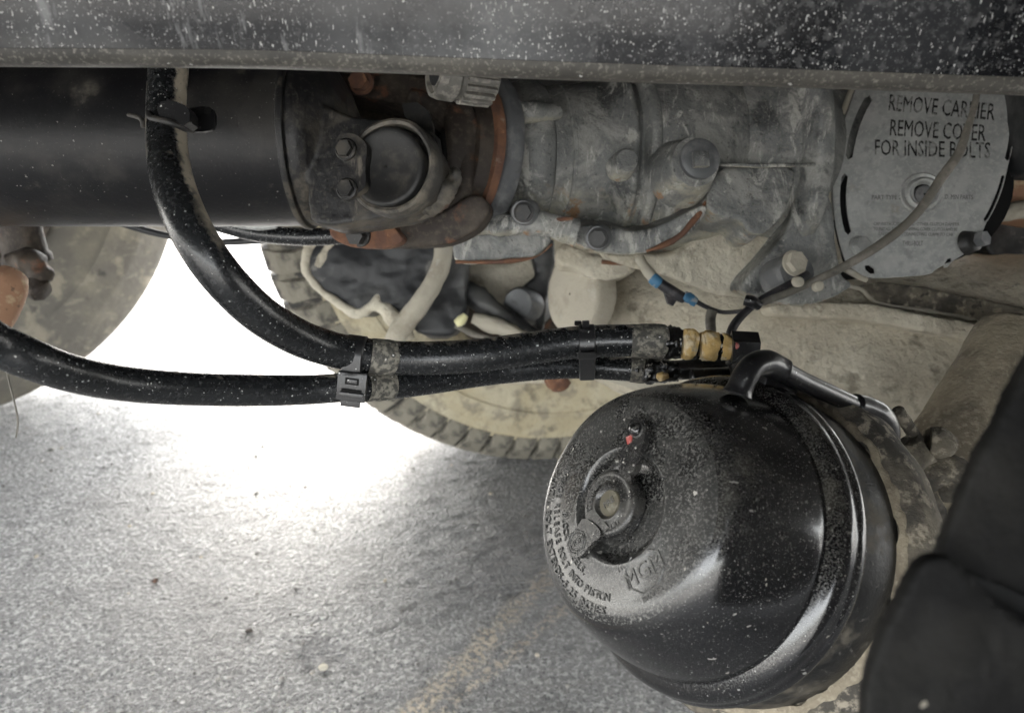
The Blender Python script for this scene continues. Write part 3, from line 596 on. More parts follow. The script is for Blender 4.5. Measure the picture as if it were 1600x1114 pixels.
#@@PLATE
# ------------------------------------------------------------------ cover plate
cp = thing('cover_plate', 'round galvanised cover plate stamped with removal instructions', 'cover plate', P(1445, 290, .66))
po = P(1445, 290, .66); pn = W(-.22, .05, 1)
outline = [(1345, 120), (1330, 160), (1312, 210), (1303, 260), (1301, 310), (1305, 350), (1313, 385), (1322, 412), (1338, 424), (1352, 433), (1372, 435), (1420, 432), (1455, 429), (1463, 420), (1500, 402), (1524, 384), (1534, 366), (1541, 348), (1556, 320), (1570, 280), (1580, 240), (1586, 190), (1588, 140), (1586, 110)]
def slot(a, b, bulge, wd, n=6, ctr=(1445, 280)):
    pts = []
    for i in range(n+1):
        t = i/n; x = a[0]+(b[0]-a[0])*t; y = a[1]+(b[1]-a[1])*t; q = 4*t*(1-t)*bulge
        dx, dy = b[0]-a[0], b[1]-a[1]; l = math.hypot(dx, dy); nx, ny = -dy/l, dx/l
        pts.append((x+nx*q, y+ny*q, nx, ny, dx/l, dy/l))
    L_ = [(x+nx*wd, y+ny*wd) for x, y, nx, ny, _, _ in pts]; R_ = [(x-nx*wd, y-ny*wd) for x, y, nx, ny, _, _ in pts]
    e = pts[-1]; s = pts[0]
    return L_ + [(e[0]+e[4]*wd, e[1]+e[5]*wd)] + R_[::-1] + [(s[0]-s[4]*wd, s[1]-s[5]*wd)]
holes = [slot((1357, 155), (1327, 244), 5, 6), slot((1320, 276), (1325, 362), 5, 5), slot((1580, 168), (1574, 248), -4, 4), slot((1568, 276), (1540, 344), -3, 3.5),
         slot((1355, 418), (1363, 424), 0, 5, 2), slot((1478, 415), (1484, 406), 0, 3.5, 2)]
for cx, cy, ra in [(1443, 302, 17)]:
    holes.append([(cx+ra*.9*math.cos(t*2*PI/20), cy+ra*math.sin(t*2*PI/20)) for t in range(20)])
def sheet(px, holes, o, n, t):
    bm = new(); n = n.normalized(); ed = []
    def loop(pp):
        vs = [bm.verts.new(on_plane(x, y, o, n)) for x, y in pp]
        return [bm.edges.new((vs[i], vs[(i+1) % len(vs)])) for i in range(len(vs))]
    for pp in [px]+holes: ed += loop(pp)
    bmesh.ops.triangle_fill(bm, edges=ed, use_beauty=True, use_dissolve=False, normal=n)
    r = bmesh.ops.extrude_face_region(bm, geom=bm.faces[:])
    for v in [g for g in r['geom'] if isinstance(g, bmesh.types.BMVert)]: v.co -= n*t
    return bm
def smooth_closed(px): return rounded(px, 1)
bm = sheet(smooth_closed(outline), holes, po, pn, .0022); pl_ = done('plate', bm, 'plate', cp, sharp=30)
bm = new()
pts = [(on_plane(x, y, po, pn) - pn*.0025, .0028) for x, y in [(1338, 120), (1322, 165), (1305, 212), (1297, 262), (1295, 315), (1300, 355), (1308, 390), (1316, 415), (1340, 430), (1356, 437)]]
tube(bm, pts, seg=12, lump=.0005); done('rolled_edge', bm, 'lightmud', cp, sharp=0)
bm = new(); lathe(bm, [(-.002, .0085), (.0, .0098), (.0022, .0108), (.003, .0122), (.0022, .0136), (.0, .0148)], on_plane(1443, 302, po, pn), pn, 48, caps=False); done('hub_ring', bm, 'plate', cp)
bm = new(); lathe(bm, [(.0, .0145), (.001, .0165), (.0012, .0175), (.0, .0185)], on_plane(1441, 302, po, pn), pn, 48, caps=False); done('outer_ring', bm, 'plate', cp)
bm = new(); lathe(bm, [(-.006, .0085), (-.002, .0080), (-.0015, .001)], on_plane(1446, 303, po, pn), pn, 32, caps=False); done('shaft_end', bm, 'ring', cp)
bm = new(); pslab(bm, [(1285, 100), (1430, 100), (1430, 430), (1330, 436), (1300, 420), (1285, 300)], .715, .01); done('gap_blocker', bm, 'dark', cp)  # added black slab, closes the bright gaps left of the plate
bm = new(); lathe(bm, [(0, .075), (.004, .075)], po - pn*.014 + U*.004, pn, 48); done('slot_shade', bm, 'dark', cp)  # black disc stands in for the shade behind the slots
ex = (on_plane(1550, 306, po, pn) - on_plane(1370, 296, po, pn)).normalized(); ez = pn; ey = ez.cross(ex).normalized(); ex = ey.cross(ez).normalized()
def px_m(a, b): return (on_plane(*a, po, pn)-on_plane(*b, po, pn)).length
for s, a, b, h in [('REMOVE CARRIER', (1388, 162), (1553, 177), 26), ('REMOVE COVER', (1390, 201), (1539, 210), 26), ('FOR INSIDE BOLTS', (1366, 232), (1546, 237), 25)]:
    wd = px_m(a, b); mid = on_plane((a[0]+b[0])/2, (a[1]+b[1])/2, po, pn); exx = (on_plane(*b, po, pn)-on_plane(*a, po, pn)).normalized(); eyy = pn.cross(exx).normalized()
    me = text_mesh(s, 1.0); wtxt = max(v.co.x for v in me.vertices)-min(v.co.x for v in me.vertices); htxt = max(v.co.y for v in me.vertices)-min(v.co.y for v in me.vertices)
    size = h/1156*.66/htxt; sxx = wd/(wtxt*size)
    bm = new(); place_text(bm, s, mid + pn*.0002, exx, eyy, pn, size, depth=.0004, sx=sxx, shear=-.12, bold=.0)
    o = done('lettering', bm, 'stencil', pl_, sharp=30)
for s, a, b, h, mm in [('PART TYPE 20', (1362, 309), (1412, 309), 7, 'letter'), ('C.D. MIN PARTS', (1470, 308), (1520, 309), 7, 'letter'),
                   ('CAP INSTRUCTIONS AND OTHER CLUTCH DAMPER', (1364, 350), (1498, 351), 5, 'letter'), ('TO INSTALL REMOVE SHIPPING COVER CLUTCH AND BE', (1364, 358), (1495, 359), 5, 'letter'), ('CAREFUL WITH CONNECTING CLAMP TO CAB', (1372, 366), (1488, 367), 5, 'letter'), ('THRU-BOLT', (1410, 381), (1442, 381), 8, 'letter')]:
    wd = px_m(a, b); mid = on_plane((a[0]+b[0])/2, (a[1]+b[1])/2, po, pn); exx = (on_plane(*b, po, pn)-on_plane(*a, po, pn)).normalized(); eyy = pn.cross(exx).normalized()
    me = text_mesh(s, 1.0); wtxt = max(v.co.x for v in me.vertices)-min(v.co.x for v in me.vertices)
    size = h/1156*.66/.7; bm = new(); place_text(bm, s, mid + pn*.0001, exx, eyy, pn, size, depth=.0002, sx=wd/(wtxt*size)); done('fine_print', bm, mm, pl_, sharp=30)
hexbolt('bolt', cp, on_plane(1520, 378, po, pn), W(.45, .15, 1), .0068, .012, 'ring', stud=0)
bm = new(); lathe(bm, [(0, .011), (.006, .009), (.008, .006)], on_plane(1510, 380, po, pn), W(.4, .1, 1), 24); done('bolt_sleeve', bm, 'cap', cp)
hexbolt('bolt', cp, on_plane(1341, 385, po, pn), W(.2, .1, 1), .0075, .008, 'plate')

#@@RIGHTBACK
# ------------------------------------------------------------------ things behind the plate on the right
bm = new(); pslab(bm, rounded([(1552, 330), (1562, 280), (1574, 220), (1590, 170), (1700, 150), (1700, 345), (1600, 330), (1560, 345)], 1), .70, .06)
tag(done('primed_casting', bm, 'orange_cast', org=(.003, .004, .03)), 'flaking orange primed casting peeking out right of the cover plate', 'casting')
bm = new(); pslab(bm, [(1604, 110), (1612, 200), (1622, 262), (1850, 262), (1850, 110)], .62, .05); tag(done('black_panel', bm, 'black_cast', org=(.003, .003, .03)), 'dark upright panel at the right edge beside the round plate', 'panel')
bm = new(); ptube(bm, [(1540, 344, .69, .006), (1575, 332, .69, .008), (1640, 322, .69, .009)], lump=.002); tag(done('rusty_rod', bm, 'lightmud', sharp=0), 'pale dirty rod under the orange casting at right', 'rod')
bm = new(); pslab(bm, rounded([(1535, 352), (1570, 342), (1700, 335), (1700, 420), (1590, 422), (1545, 402)], 1), .80, .08); tag(done('hydraulic_block', bm, 'black_cast', org=(.003, .004, .03)), 'black block below the pale rod at the right edge', 'block')
et = thing('axle_block', 'pale mud-coated axle seat below the cover plate at right', 'axle seat', P(1540, 430, .9))
bm = new(); pslab(bm, rounded([(1450, 418), (1500, 405), (1532, 396), (1540, 448), (1500, 470), (1450, 458)], 1), .88, .10); done('pale_block', bm, 'lightmud', et, org=(.004, .006, .03))
bm = new(); pslab(bm, rounded([(1532, 412), (1575, 412), (1580, 475), (1530, 462)], 1), .87, .10); done('dark_sleeve', bm, 'black_cast', et, org=(.004, .003, .03))
bm = new(); pslab(bm, rounded([(1568, 420), (1720, 410), (1720, 500), (1572, 485)], 1), .89, .10); done('pale_block', bm, 'lightmud', et, org=(.004, .006, .03))

# leaf spring strip running to the lower right
ls = thing('leaf_spring', 'dark brown leaf spring slanting to the right edge under the cover plate', 'leaf spring', P(1450, 480, .78))
def strip(px, d0, d1, t, m, name, org=None):
    bm = new(); n = W(0, .25, 1); xs_ = [p[0] for p in px]; a, b = min(xs_), max(xs_); pts = [P(x, y, d0+(d1-d0)*(x-a)/(b-a)) for x, y in px]
    prism_w(bm, pts, F*t); return done(name, bm, m, ls, org=org)
strip([(1345, 446), (1380, 440), (1440, 448), (1520, 464), (1620, 484), (1760, 512), (1760, 548), (1600, 516), (1500, 494), (1420, 482), (1362, 470)], .76, .66, .05, 'mud_bracket', 'upper_leaf', (.0025, .003, .03))
strip([(1200, 478), (1245, 470), (1300, 472), (1362, 474), (1420, 486), (1500, 500), (1600, 522), (1760, 556), (1760, 600), (1600, 553), (1500, 530), (1420, 514), (1340, 500), (1260, 496), (1205, 492)], .755, .655, .06, 'mud', 'lower_leaf', (.0025, .002, .05))
bm = new(); ptube(bm, [(1310, 446, .74, .0015), (1345, 452, .745, .002), (1372, 474, .745, .0018), (1440, 484, .735, .0016), (1520, 498, .72, .0016), (1620, 518, .70, .0016)], lump=.0012); done('lit_edge', bm, 'lightmud', ls, sharp=0)  # pale strip stands in for light catching the leaf's edge

# ------------------------------------------------------------------ muddy axle housing
bm = new(); ptube(bm, [(905, 476, .97, .050), (950, 492, .96, .080), (1040, 512, .93, .105), (1180, 560, .90, .135), (1340, 610, .88, .165), (1520, 650, .86, .19), (1750, 690, .84, .20)], seg=72, n=14, lump=.004, lscale=22)
ah = tag(done('axle_housing', bm, 'mud', sharp=0), 'broad tan mud-caked axle housing behind the hose fittings', 'axle housing')
od = thing('inspection_disc', 'pale oval disc cover caked in mud above the second cable tie', 'disc cover', P(898, 458, .86))
bm = new(); lathe(bm, [(-.02, .048), (.0, .048), (.004, .046), (.006, .042), (.007, .001)], P(898, 460, .84), W(-.95, .0, .62), 64, caps=False, lump=.001, lscale=30); done('cover_disc', bm, 'lightmud', od)
bm = new(); pslab(bm, rounded([(868, 392), (880, 378), (900, 385), (930, 402), (1000, 402), (990, 430), (930, 440), (900, 420), (872, 415)], 1), .80, .05); done('disc_bracket', bm, 'mud', od, org=(.003, .004, .03))
bm = new(); pslab(bm, rounded([(956, 412), (982, 412), (980, 428), (960, 428)], 1), .78, .01); done('tab', bm, 'lightmud', od, bevel=.001)
bm = new(); ptube(bm, [(940, 409, .78, .0025), (970, 412, .78, .002), (1000, 408, .77, .0025)], lump=.0006); done('retainer_wire', bm, 'rust', od, sharp=0)

#@@MIDBACK
# ------------------------------------------------------------------ black bracket with pale rim seen behind the joint
bb = thing('suspension_bracket', 'black bracket with a pale muddy rim below the rusty yoke lug', 'bracket', P(600, 440, .95))
bo = [(492, 376), (484, 398), (478, 420), (488, 442), (510, 462), (540, 482), (562, 490), (588, 478), (600, 476), (622, 486), (640, 508), (655, 524), (700, 526), (722, 512), (730, 470), (728, 370), (600, 350), (500, 350)]
bm = new(); pslab(bm, rounded(bo, 1), .95, .10); done('bracket_body', bm, 'black_cast', bb, org=(.0035, .014, .05))
bm = new()
for pts in ([(498, 372, 0.955, .010), (484, 395, 0.955, .008), (477, 418, 0.950, .007), (488, 440, 0.950, .0055), (512, 462, 0.950, .005), (540, 482, 0.950, .006), (556, 490, 0.950, .007), (576, 486, 0.950, .007)],
            [(522, 374, 0.950, .007), (508, 395, 0.950, .007), (496, 418, 0.950, .006)], [(508, 372, 0.955, .004), (496, 392, 0.955, .004)],
            [(560, 492, 0.950, .007), (585, 474, 0.950, .007), (592, 452, 0.958, .005)],
            [(585, 480, 0.950, .006), (605, 484, 0.950, .009), (618, 500, 0.945, .011), (634, 514, 0.945, .008), (640, 530, 0.950, .006)]):
    ptube(bm, pts, lump=.001, lscale=50)
done('rim_edge', bm, 'mud', bb, sharp=0, org=(.002, .007, .03)).modifiers['smooth'].iterations = 8
bm = new(); ptube(bm, [(694, 375, .93, .011), (690, 410, .92, .0115), (678, 440, .915, .012), (660, 470, .91, .0125), (640, 496, .91, .013), (622, 520, .91, .013), (610, 548, .915, .012)], lump=.0008)
tag(done('dirty_hose', bm, M['lightmud'], sharp=0), 'curved dirt-coated hose in front of the black bracket', 'hose')
bm = new(); ptube(bm, [(640, 440, .90, .0001), (640, 441, .90, .0001)], caps=True); bm.free()
bm = new(); pslab(bm, rounded([(724, 415), (760, 408), (800, 415), (865, 380), (880, 440), (862, 470), (846, 478), (828, 470), (816, 480), (800, 492), (776, 500), (748, 478), (728, 462)], 1), 1.04, .1); tag(done('cast_bracket', bm, 'mud', org=(.004, .008, .04)), 'tan muddy casting below the grey housing bracket', 'casting')
bm = new(); lathe(bm, [(-.05, .026), (.0, .024), (.006, .020), (.004, .012)], P(812, 476, .98), W(-.5, 0, 1), 32, caps=True); tag(done('bushing', bm, 'ring', sharp=40), 'grey round bushing left of the pale oval disc', 'bushing')
bm = new(); pslab(bm, [(826, 380), (848, 372), (866, 374), (868, 410), (858, 440), (850, 520), (836, 520), (838, 470), (812, 450), (838, 430)], .99, .05); tag(done('dark_strut', bm, 'black_cast', org=(.004, .004, .03)), 'dark upright strut between the tan casting and pale disc', 'strut')
bm = new(); ptube(bm, [(690, 438, .99, .014), (740, 462, .98, .016), (790, 500, .97, .014), (850, 540, .96, .014)], lump=.003); tag(done('diagonal_strut', bm, 'black_cast', sharp=0), 'black diagonal strut rising to the left behind the upper hose', 'strut')
bm = new(); ptube(bm, [(738, 498, .95, .006), (760, 505, .95, .011), (790, 515, .95, .010), (830, 535, .95, .009)], lump=.002); tag(done('linkage_rod', bm, 'lightmud', sharp=0), 'dirty pale linkage rod just above the upper hose', 'linkage rod')
bm = new(); ptube(bm, [(712, 508, .94, .004), (735, 520, .94, .004), (780, 535, .94, .004)], lump=.0008); tag(done('thin_rod', bm, 'cable', sharp=0), 'thin tan rod ending at the pale yellow tip', 'rod')
bm = new(); ptube(bm, [(712, 506, .93, .0045), (720, 501, .93, .0065), (728, 492, .93, .004)], seg=12); tag(done('yellow_tip', bm, 'yellow', sharp=0), 'small pale yellow plastic tip above the upper hose', 'plastic tip')
bm = new(); pslab(bm, rounded([(640, 545), (730, 535), (860, 560), (880, 590), (860, 600), (760, 600), (640, 560)], 1), 1.05, .08); tag(done('tan_beam', bm, 'mud', org=(.004, .008, .04)), 'tan muddy beam peeking out behind the paired hoses', 'beam')
bm = new(); ptube(bm, [(858, 592, .95, .010), (872, 598, .94, .011), (886, 590, .94, .008)], lump=.005, lscale=80); tag(done('rusty_nut', bm, 'rust', sharp=0), 'rusty nut hanging just below the lower hose', 'nut')
bm = new(); pslab(bm, rounded([(905, 575), (1010, 560), (1100, 575), (1010, 612), (960, 600)], 1), .82, .03); tag(done('pale_gusset', bm, 'lightmud', org=(.003, .002, .03)), 'pale wedge gusset between lower hose and chamber top', 'gusset')

# left edge
lb = thing('brake_adjuster', 'brown rusted brake adjuster at the left edge below the drive shaft', 'brake adjuster', P(35, 420, .80))
bm = new(); lathe(bm, [(-.02, .022), (.03, .022), (.034, .025), (.040, .025), (.042, .018)], P(28, 352, .80), V((.05, 0, -1)), 40, lump=.001, lscale=50); done('adjuster_barrel', bm, 'brown', lb)
bm = new(); ptube(bm, [(20, 415, .79, .012), (45, 410, .79, .015), (62, 424, .79, .012), (68, 440, .79, .008)], lump=.004, lscale=70); done('adjuster_nut', bm, 'brown', lb, sharp=0)
bm = new(); ptube(bm, [(48, 450, .79, .012), (62, 452, .79, .013), (70, 456, .79, .010)], lump=.003, lscale=90); done('adjuster_nut', bm, 'brown', lb, sharp=0)
bm = new(); ptube(bm, [(-60, 560, .66, .022), (-22, 500, .68, .021), (6, 452, .70, .020), (20, 430, .71, .014)], lump=.0012, lscale=40)
tag(done('push_rod', bm, 'orange_cast', sharp=0), 'rounded orange rusty push rod end at the left edge', 'push rod')
bm = new(); ptube(bm, [(8, 566, .42, .0006), (15, 600, .42, .0005), (24, 635, .42, .0005), (28, 660, .42, .0005), (25, 684, .42, .0004)], seg=6); tag(done('loose_thread', bm, 'cable', sharp=0), 'thin loose thread hanging from the lower hose at left', 'thread')
bm = new(); ptube(bm, [(150, 335, .8, .004), (210, 355, .8, .004), (260, 368, .8, .0035), (330, 378, .8, .0035), (400, 376, .8, .004), (480, 370, .8, .004)], seg=12); tag(done('brake_line', bm, 'black_cast', sharp=0), 'thin dark line sagging below the drive shaft tube', 'brake line')
bm = new(); ptube(bm, [(300, 335, .72, .008), (345, 350, .72, .0085), (400, 364, .72, .0085), (470, 370, .71, .0085), (530, 368, .71, .0085), (580, 360, .71, .0085)], seg=20); tag(done('rubber_line', bm, 'hose', sharp=0), 'short black rubber line tucked under the drive shaft yoke', 'hose')
bm = new(); ptube(bm, [(340, 343, .69, .002), (370, 351, .69, .003), (405, 355, .69, .0032), (432, 354, .69, .002)], seg=10); tag(done('metal_strip', bm, 'plate', sharp=0), 'bright curved metal strip under the shaft weld', 'metal strip')

# knurled plug under the rail
KR = 'plugmetal'
M[KR] = mat('dusty grey plug metal', (.16, .155, .14), .5, .3, [dict(col=(.36, .34, .30), scale=120, lo=.45, hi=.62, amt=.8, rough=.8), dict(col=(.03, .03, .03), scale=90, lo=.60, hi=.68, amt=.7)], bump=[(250, .0008)])
kn = thing('knurled_plug', 'grey ribbed plug hanging just below the frame rail', 'plug', P(715, 118, .50))
ka = W(.80, .02, -.35)
kc = P(682, 104, .50)
bm = new(); lathe(bm, [(-.001, .001), (-.001, .013), (.001, .0135), (.001, .0165), (-.002, .0175), (-.002, .020), (.003, .0215), (.012, .0218), (.014, .0195), (.016, .0195)], kc, ka, 48, caps=False, lump=.0003, lscale=100); done('plug_body', bm, KR, kn)
bm = new(); lathe(bm, [(-.0015, .001), (-.0015, .0125), (.0, .013)], kc, ka, 40, caps=False); done('plug_face', bm, 'black_cast', kn)
bm = new(); lathe(bm, [(.015, .0195), (.040, .0195), (.041, .017), (.042, .001)], kc, ka, 48, caps=False); done('plug_collar', bm, KR, kn)
a, e1, e2 = frame(ka)
for k in range(22):
    t = 2*PI*k/22; dr = e1*math.cos(t)+e2*math.sin(t); bm = new()
    box(bm, kc + a*.028 + dr*.0205, (.022, .0034, .0045), Matrix((a, dr.cross(a), dr)).transposed()); done('rib', bm, KR, kn, bevel=.0006, seg=1)

# ------------------------------------------------------------------ hose clamp on the drive shaft side
hc = thing('hose_clamp', 'black metal clamp tab holding the upper hose in front of the shaft', 'hose clamp', P(262, 188, .44))
bm = new(); pslab(bm, rounded([(288, 170), (325, 165), (336, 175), (336, 198), (326, 206), (288, 206)], 1), .452, .003); ctab = done('clamp_tab', bm, 'shaft', hc, bevel=.0006)
bm = new(); lathe(bm, [(0, .002), (.0006, .002)], P(326, 174, .450), W(0, 0, 1), 16); done('tab_hole', bm, 'dark', ctab)
bm = new(); tube(bm, [(P(232, 172, .44), .0018), (P(236, 184, .428), .002), (P(262, 191, .4235), .002), (P(286, 200, .43), .002), (P(300, 205, .44), .002)], seg=10); done('clamp_band', bm, 'cap', hc, sharp=0)
bm = new(); pslab(bm, rounded([(246, 160), (268, 156), (296, 168), (296, 198), (262, 190), (248, 186)], 1), .425, .012); done('clamp_block', bm, 'plastic', hc, bevel=.001)
bm = new(); ptube(bm, [(200, 180, .45, .0012), (214, 183, .448, .0014), (222, 188, .446, .0016), (224, 200, .446, .0014)], seg=8); done('clamp_hook', bm, 'cap', hc, sharp=0)

#@@HOSES
# ------------------------------------------------------------------ air hoses
RU = .0113
upper = [(272, 20, .455, RU), (264, 100, .45, RU), (260, 170, .445, RU), (262, 240, .425, RU), (274, 300, .405, RU), (302, 366, .395, RU), (345, 430, .40, RU), (400, 486, .42, RU), (455, 522, .445, RU), (505, 542, .465, RU), (560, 554, .478, RU), (640, 560, .49, RU), (740, 556, .50, RU), (830, 544, .51, RU), (900, 535, .515, RU), (970, 532, .515, RU), (1036, 534, .512, RU)]
ht = thing('air_hose', 'upper black air hose curving down from the frame rail to a corroded fitting', 'air hose', P(560, 554, .478), 'air hoses to the brake chamber')
hl = P(285, 215, .43)-P(560, 554, .478)
M['hose_upper'] = hose_mat('black rubber hose with dusty side', (dict(col=TAN, scale=200, lo=.25, hi=.42, amt=.9, rough=.9, nrm=((.93, -.1, .30), .80, .92), nwob=.5, at=(tuple(hl), .085), soft=.7),
    dict(col=TAN, scale=200, lo=.25, hi=.42, amt=.7, rough=.9, nrm=((-.93, -.1, .30), .84, .96), nwob=.4, at=(tuple(hl+V((0, 0, .03))), .045), soft=.7)))
bm = new(); ptube(bm, upper, seg=40, n=12); done('rubber_hose', bm, 'hose_upper', ht, sharp=0)
M['dustband'] = mat('dust dried on hose', (.045, .043, .038), .7, 0, [dict(col=(.24, .225, .185), scale=260, lo=.42, hi=.60, amt=.75), dict(kind='speck', col=(.02, .02, .02), scale=600, pick=.5, size=.4, amt=.6), dict(kind='speck', col=SALT, scale=500, pick=.85, size=.3, amt=.8)], bump=[(500, .0004)])
bm = new(); ptube(bm, [(578, 556, .4795, RU+.0002), (590, 557.5, .481, RU+.0004), (604, 558.5, .483, RU+.0004), (612, 559, .485, RU+.0002)], seg=40, n=8, caps=False, lump=.0003, lscale=300); done('dust_band', bm, 'dustband', ht, sharp=0)
bm = new(); ptube(bm, [(985, 532.5, .5145, RU+.0001), (1005, 532.5, .514, RU+.0006), (1030, 533.5, .512, RU+.0009), (1037, 534, .512, RU+.0004)], seg=40, n=8, lump=.0004, lscale=200); done('hose_end_sleeve', bm, 'dustband', ht, sharp=0)
def fit(px, m, name, lump=.0016, parent=None, seg=32): 
    bm = new(); ptube(bm, px, seg=seg, n=8, lump=lump, lscale=170); return done(name, bm, m, parent, sharp=0)
fit([(1036, 534, .512, .0095), (1044, 535, .511, .0108), (1056, 537, .510, .0106), (1066, 538, .509, .0096)], 'tar', 'sealant_wrap', .0022, ht)
fit([(1064, 538, .509, .0090), (1070, 538, .509, .0104), (1080, 539, .508, .0104), (1086, 540, .508, .0092)], 'corroded', 'ferrule', .0016, ht)
fit([(1084, 540, .508, .0088), (1089, 540, .508, .0094), (1094, 540, .507, .0088)], 'tar', 'sealant_wrap', .0012, ht)
fit([(1093, 540, .507, .0090), (1098, 540, .507, .0101), (1112, 541, .506, .0103), (1120, 542, .506, .0092)], 'corroded', 'ferrule', .0016, ht)
fit([(1119, 542, .506, .0084), (1123, 542, .505, .0088), (1127, 542, .505, .0084)], 'tar', 'sealant_wrap', .001, ht)
fit([(1126, 542, .505, .0084), (1130, 542, .505, .0092), (1136, 543, .504, .0090), (1140, 543, .504, .0080)], 'corroded', 'ferrule', .0012, ht)
ha = W(1, -.06, .12)
bm = new(); a, e1, e2 = frame(ha, W(0, 1, .35))
pts = [P(1141, 546, .502) + (e1*math.cos(k*PI/3+.3)+e2*math.sin(k*PI/3+.3))*.0128 for k in range(6)]
prism_w(bm, pts, a*.0175); hn = done('hex_nut', bm, 'tube_black', ht, bevel=.0016)
bm = new(); ptube(bm, [(1150, 552, .50, .010), (1160, 562, .50, .0105), (1164, 580, .497, .0098), (1166, 600, .492, .009)], seg=24, lump=.0004); done('elbow', bm, 'tube_black', ht, sharp=0)
bm = new(); ptube(bm, [(1150, 536, .4885, .0001), (1152, 538, .4885, .0011), (1152, 542, .4885, .0011), (1150, 546, .4885, .0001)], seg=8, lump=.0004, lscale=600); done('paint_mark', bm, 'red', hn, sharp=0)

RL = .0094
lower = [(-90, 505, .325, RL+.001), (-40, 522, .335, RL+.001), (0, 541, .345, RL+.0006), (50, 562, .355, RL+.0004), (100, 580, .37, RL+.0002), (160, 594, .39, RL+.0002), (230, 603, .41, RL+.0003), (310, 608, .43, RL+.0003), (400, 610, .45, RL+.0003), (480, 609, .468, RL), (545, 605, .48, RL), (610, 602, .497, RL), (680, 594, .515, RL-.0001), (760, 583, .535, RL-.0003), (840, 575, .545, RL-.0004), (900, 573, .55, RL-.0005), (950, 575, .55, RL-.0005), (1000, 578, .545, RL-.0005)]
lt = thing('air_hose', 'lower black air hose entering from the left edge under the upper hose', 'air hose', P(300, 608, .43), 'air hoses to the brake chamber')
hl = P(30, 535, .345)-P(300, 608, .43)
M['hose_lower'] = hose_mat('black rubber hose with dusty top', (dict(col=TAN, scale=260, lo=.40, hi=.52, amt=.9, rough=.9, nrm=((.1, -.3, .95), .78, .95), nwob=.6, at=(tuple(hl), .04), soft=.5),))
bm = new(); ptube(bm, lower, seg=36, n=12); done('rubber_hose', bm, 'hose_lower', lt, sharp=0)
bm = new(); ptube(bm, [(570, 604.5, .485, RL+.0002), (585, 603.5, .4895, RL+.0005), (602, 602.5, .494, RL+.0005), (612, 602, .497, RL+.0002)], seg=36, n=8, caps=False, lump=.0003, lscale=300); done('dust_band', bm, 'dustband', lt, sharp=0)
bm = new(); ptube(bm, [(985, 577, .5465, RL), (998, 578, .546, RL+.0005), (1008, 579, .545, RL+.0003)], seg=36, lump=.0005, lscale=200); done('hose_end_sleeve', bm, 'dustband', lt, sharp=0)
fit([(1004, 579, .544, .0085), (1014, 580, .543, .0092), (1030, 580, .542, .0088), (1046, 580, .54, .0080), (1060, 580, .54, .0070)], 'tar', 'sealant_wrap', .002, lt)
fit([(1026, 586, .534, .002), (1034, 588, .533, .0035), (1044, 587, .533, .002)], 'corroded', 'corrosion_lump', .0012, lt)
fit([(1055, 578, .54, .007), (1080, 577, .54, .0075), (1100, 576, .54, .008), (1125, 577, .54, .0075), (1140, 580, .54, .006)], 'tube_black', 'swivel_fitting', .0005, lt)
fit([(1080, 590, .52, .006), (1130, 588, .52, .0065), (1180, 586, .52, .0065)], 'tube_black', 'adapter', .0003, lt)

# cable ties
def tie_band(bm, cpts, wdt, th=.0009):
    """closed strap loop round points given in the plane across the hoses"""
    pass
ct = thing('cable_tie', 'wide black cable tie with a ratchet block where the two hoses meet', 'cable tie', P(550, 580, .47), 'cable ties on the hoses')
def strap(parent, x0, cx, cy_top, cy_bot, dt, db, rt_, rb_, half, m='plastic', th=.0011, slant=0):
    """oval strap round both hoses: circle arcs in the plane across the hoses (normal = picture right)"""
    A = P(cx, cy_top, dt); B = P(cx+slant, cy_bot, db); ax = (R + U*(-.02)).normalized(); ax = (ax - (A-B).normalized()*ax.dot((A-B).normalized())).normalized()
    v = (A-B).normalized(); f = v.cross(ax).normalized()
    prof = []
    for k in range(13): t = PI*k/12; prof.append(A + (f*math.cos(t)+v*math.sin(t))*(rt_))
    for k in range(13): t = PI+PI*k/12; prof.append(B + (f*math.cos(t)+v*math.sin(t))*(rb_))
    c0 = (A+B)/2; bm = new(); n = len(prof)
    rings = []
    for s, g in ((-half, 0), (-half*.86, th), (half*.86, th), (half, 0)):
        ring = []
        for i in range(n):
            tg = (prof[(i+1) % n]-prof[i-1]).normalized(); o = tg.cross(ax).normalized()
            if o.dot(prof[i]-c0) < 0: o = -o
            ring.append(bm.verts.new(prof[i] + o*(g+.0002) + ax*s))
        rings.append(ring)
    for P0, P1 in zip(rings, rings[1:]):
        for i in range(n): bm.faces.new((P0[i], P0[(i+1) % n], P1[(i+1) % n], P1[i]))
    return done('strap', bm, m, parent, sharp=40), ax, v
o_, tax, tv = strap(ct, 0, 556, 554, 605, .478, .482, RU, RL, .0066, slant=-5)
tn = tax.cross(tv).normalized(); tn = -tn if tn.dot(F) > 0 else tn
def tblk(name, cx, cy, d, wx, wy, wz, parent=ct, m='plastic', bev=.0008):
    bm = new(); box(bm, P(cx, cy, d), (wx, wy, wz), Matrix((tax, tv, tn)).transposed()); return done(name, bm, m, parent, bevel=bev)
hd = tblk('ratchet_block', 550, 604, .4690, .0185, .0185, .005)
tblk('ratchet_window', 550, 596, .4658, .0085, .0042, .0012, m='dark', bev=0, parent=hd)
tblk('ratchet_pawl', 550, 596, .4654, .0064, .0026, .0014, bev=.0003, parent=hd)
tblk('ratchet_slot', 549, 611, .4658, .0125, .0015, .0012, m='dark', bev=0, parent=hd)
tblk('ratchet_lip', 549, 617, .4660, .0150, .0030, .003, bev=.0006, parent=hd)
tblk('strap_tail', 548, 626, .4700, .0125, .0080, .002, bev=.0004)
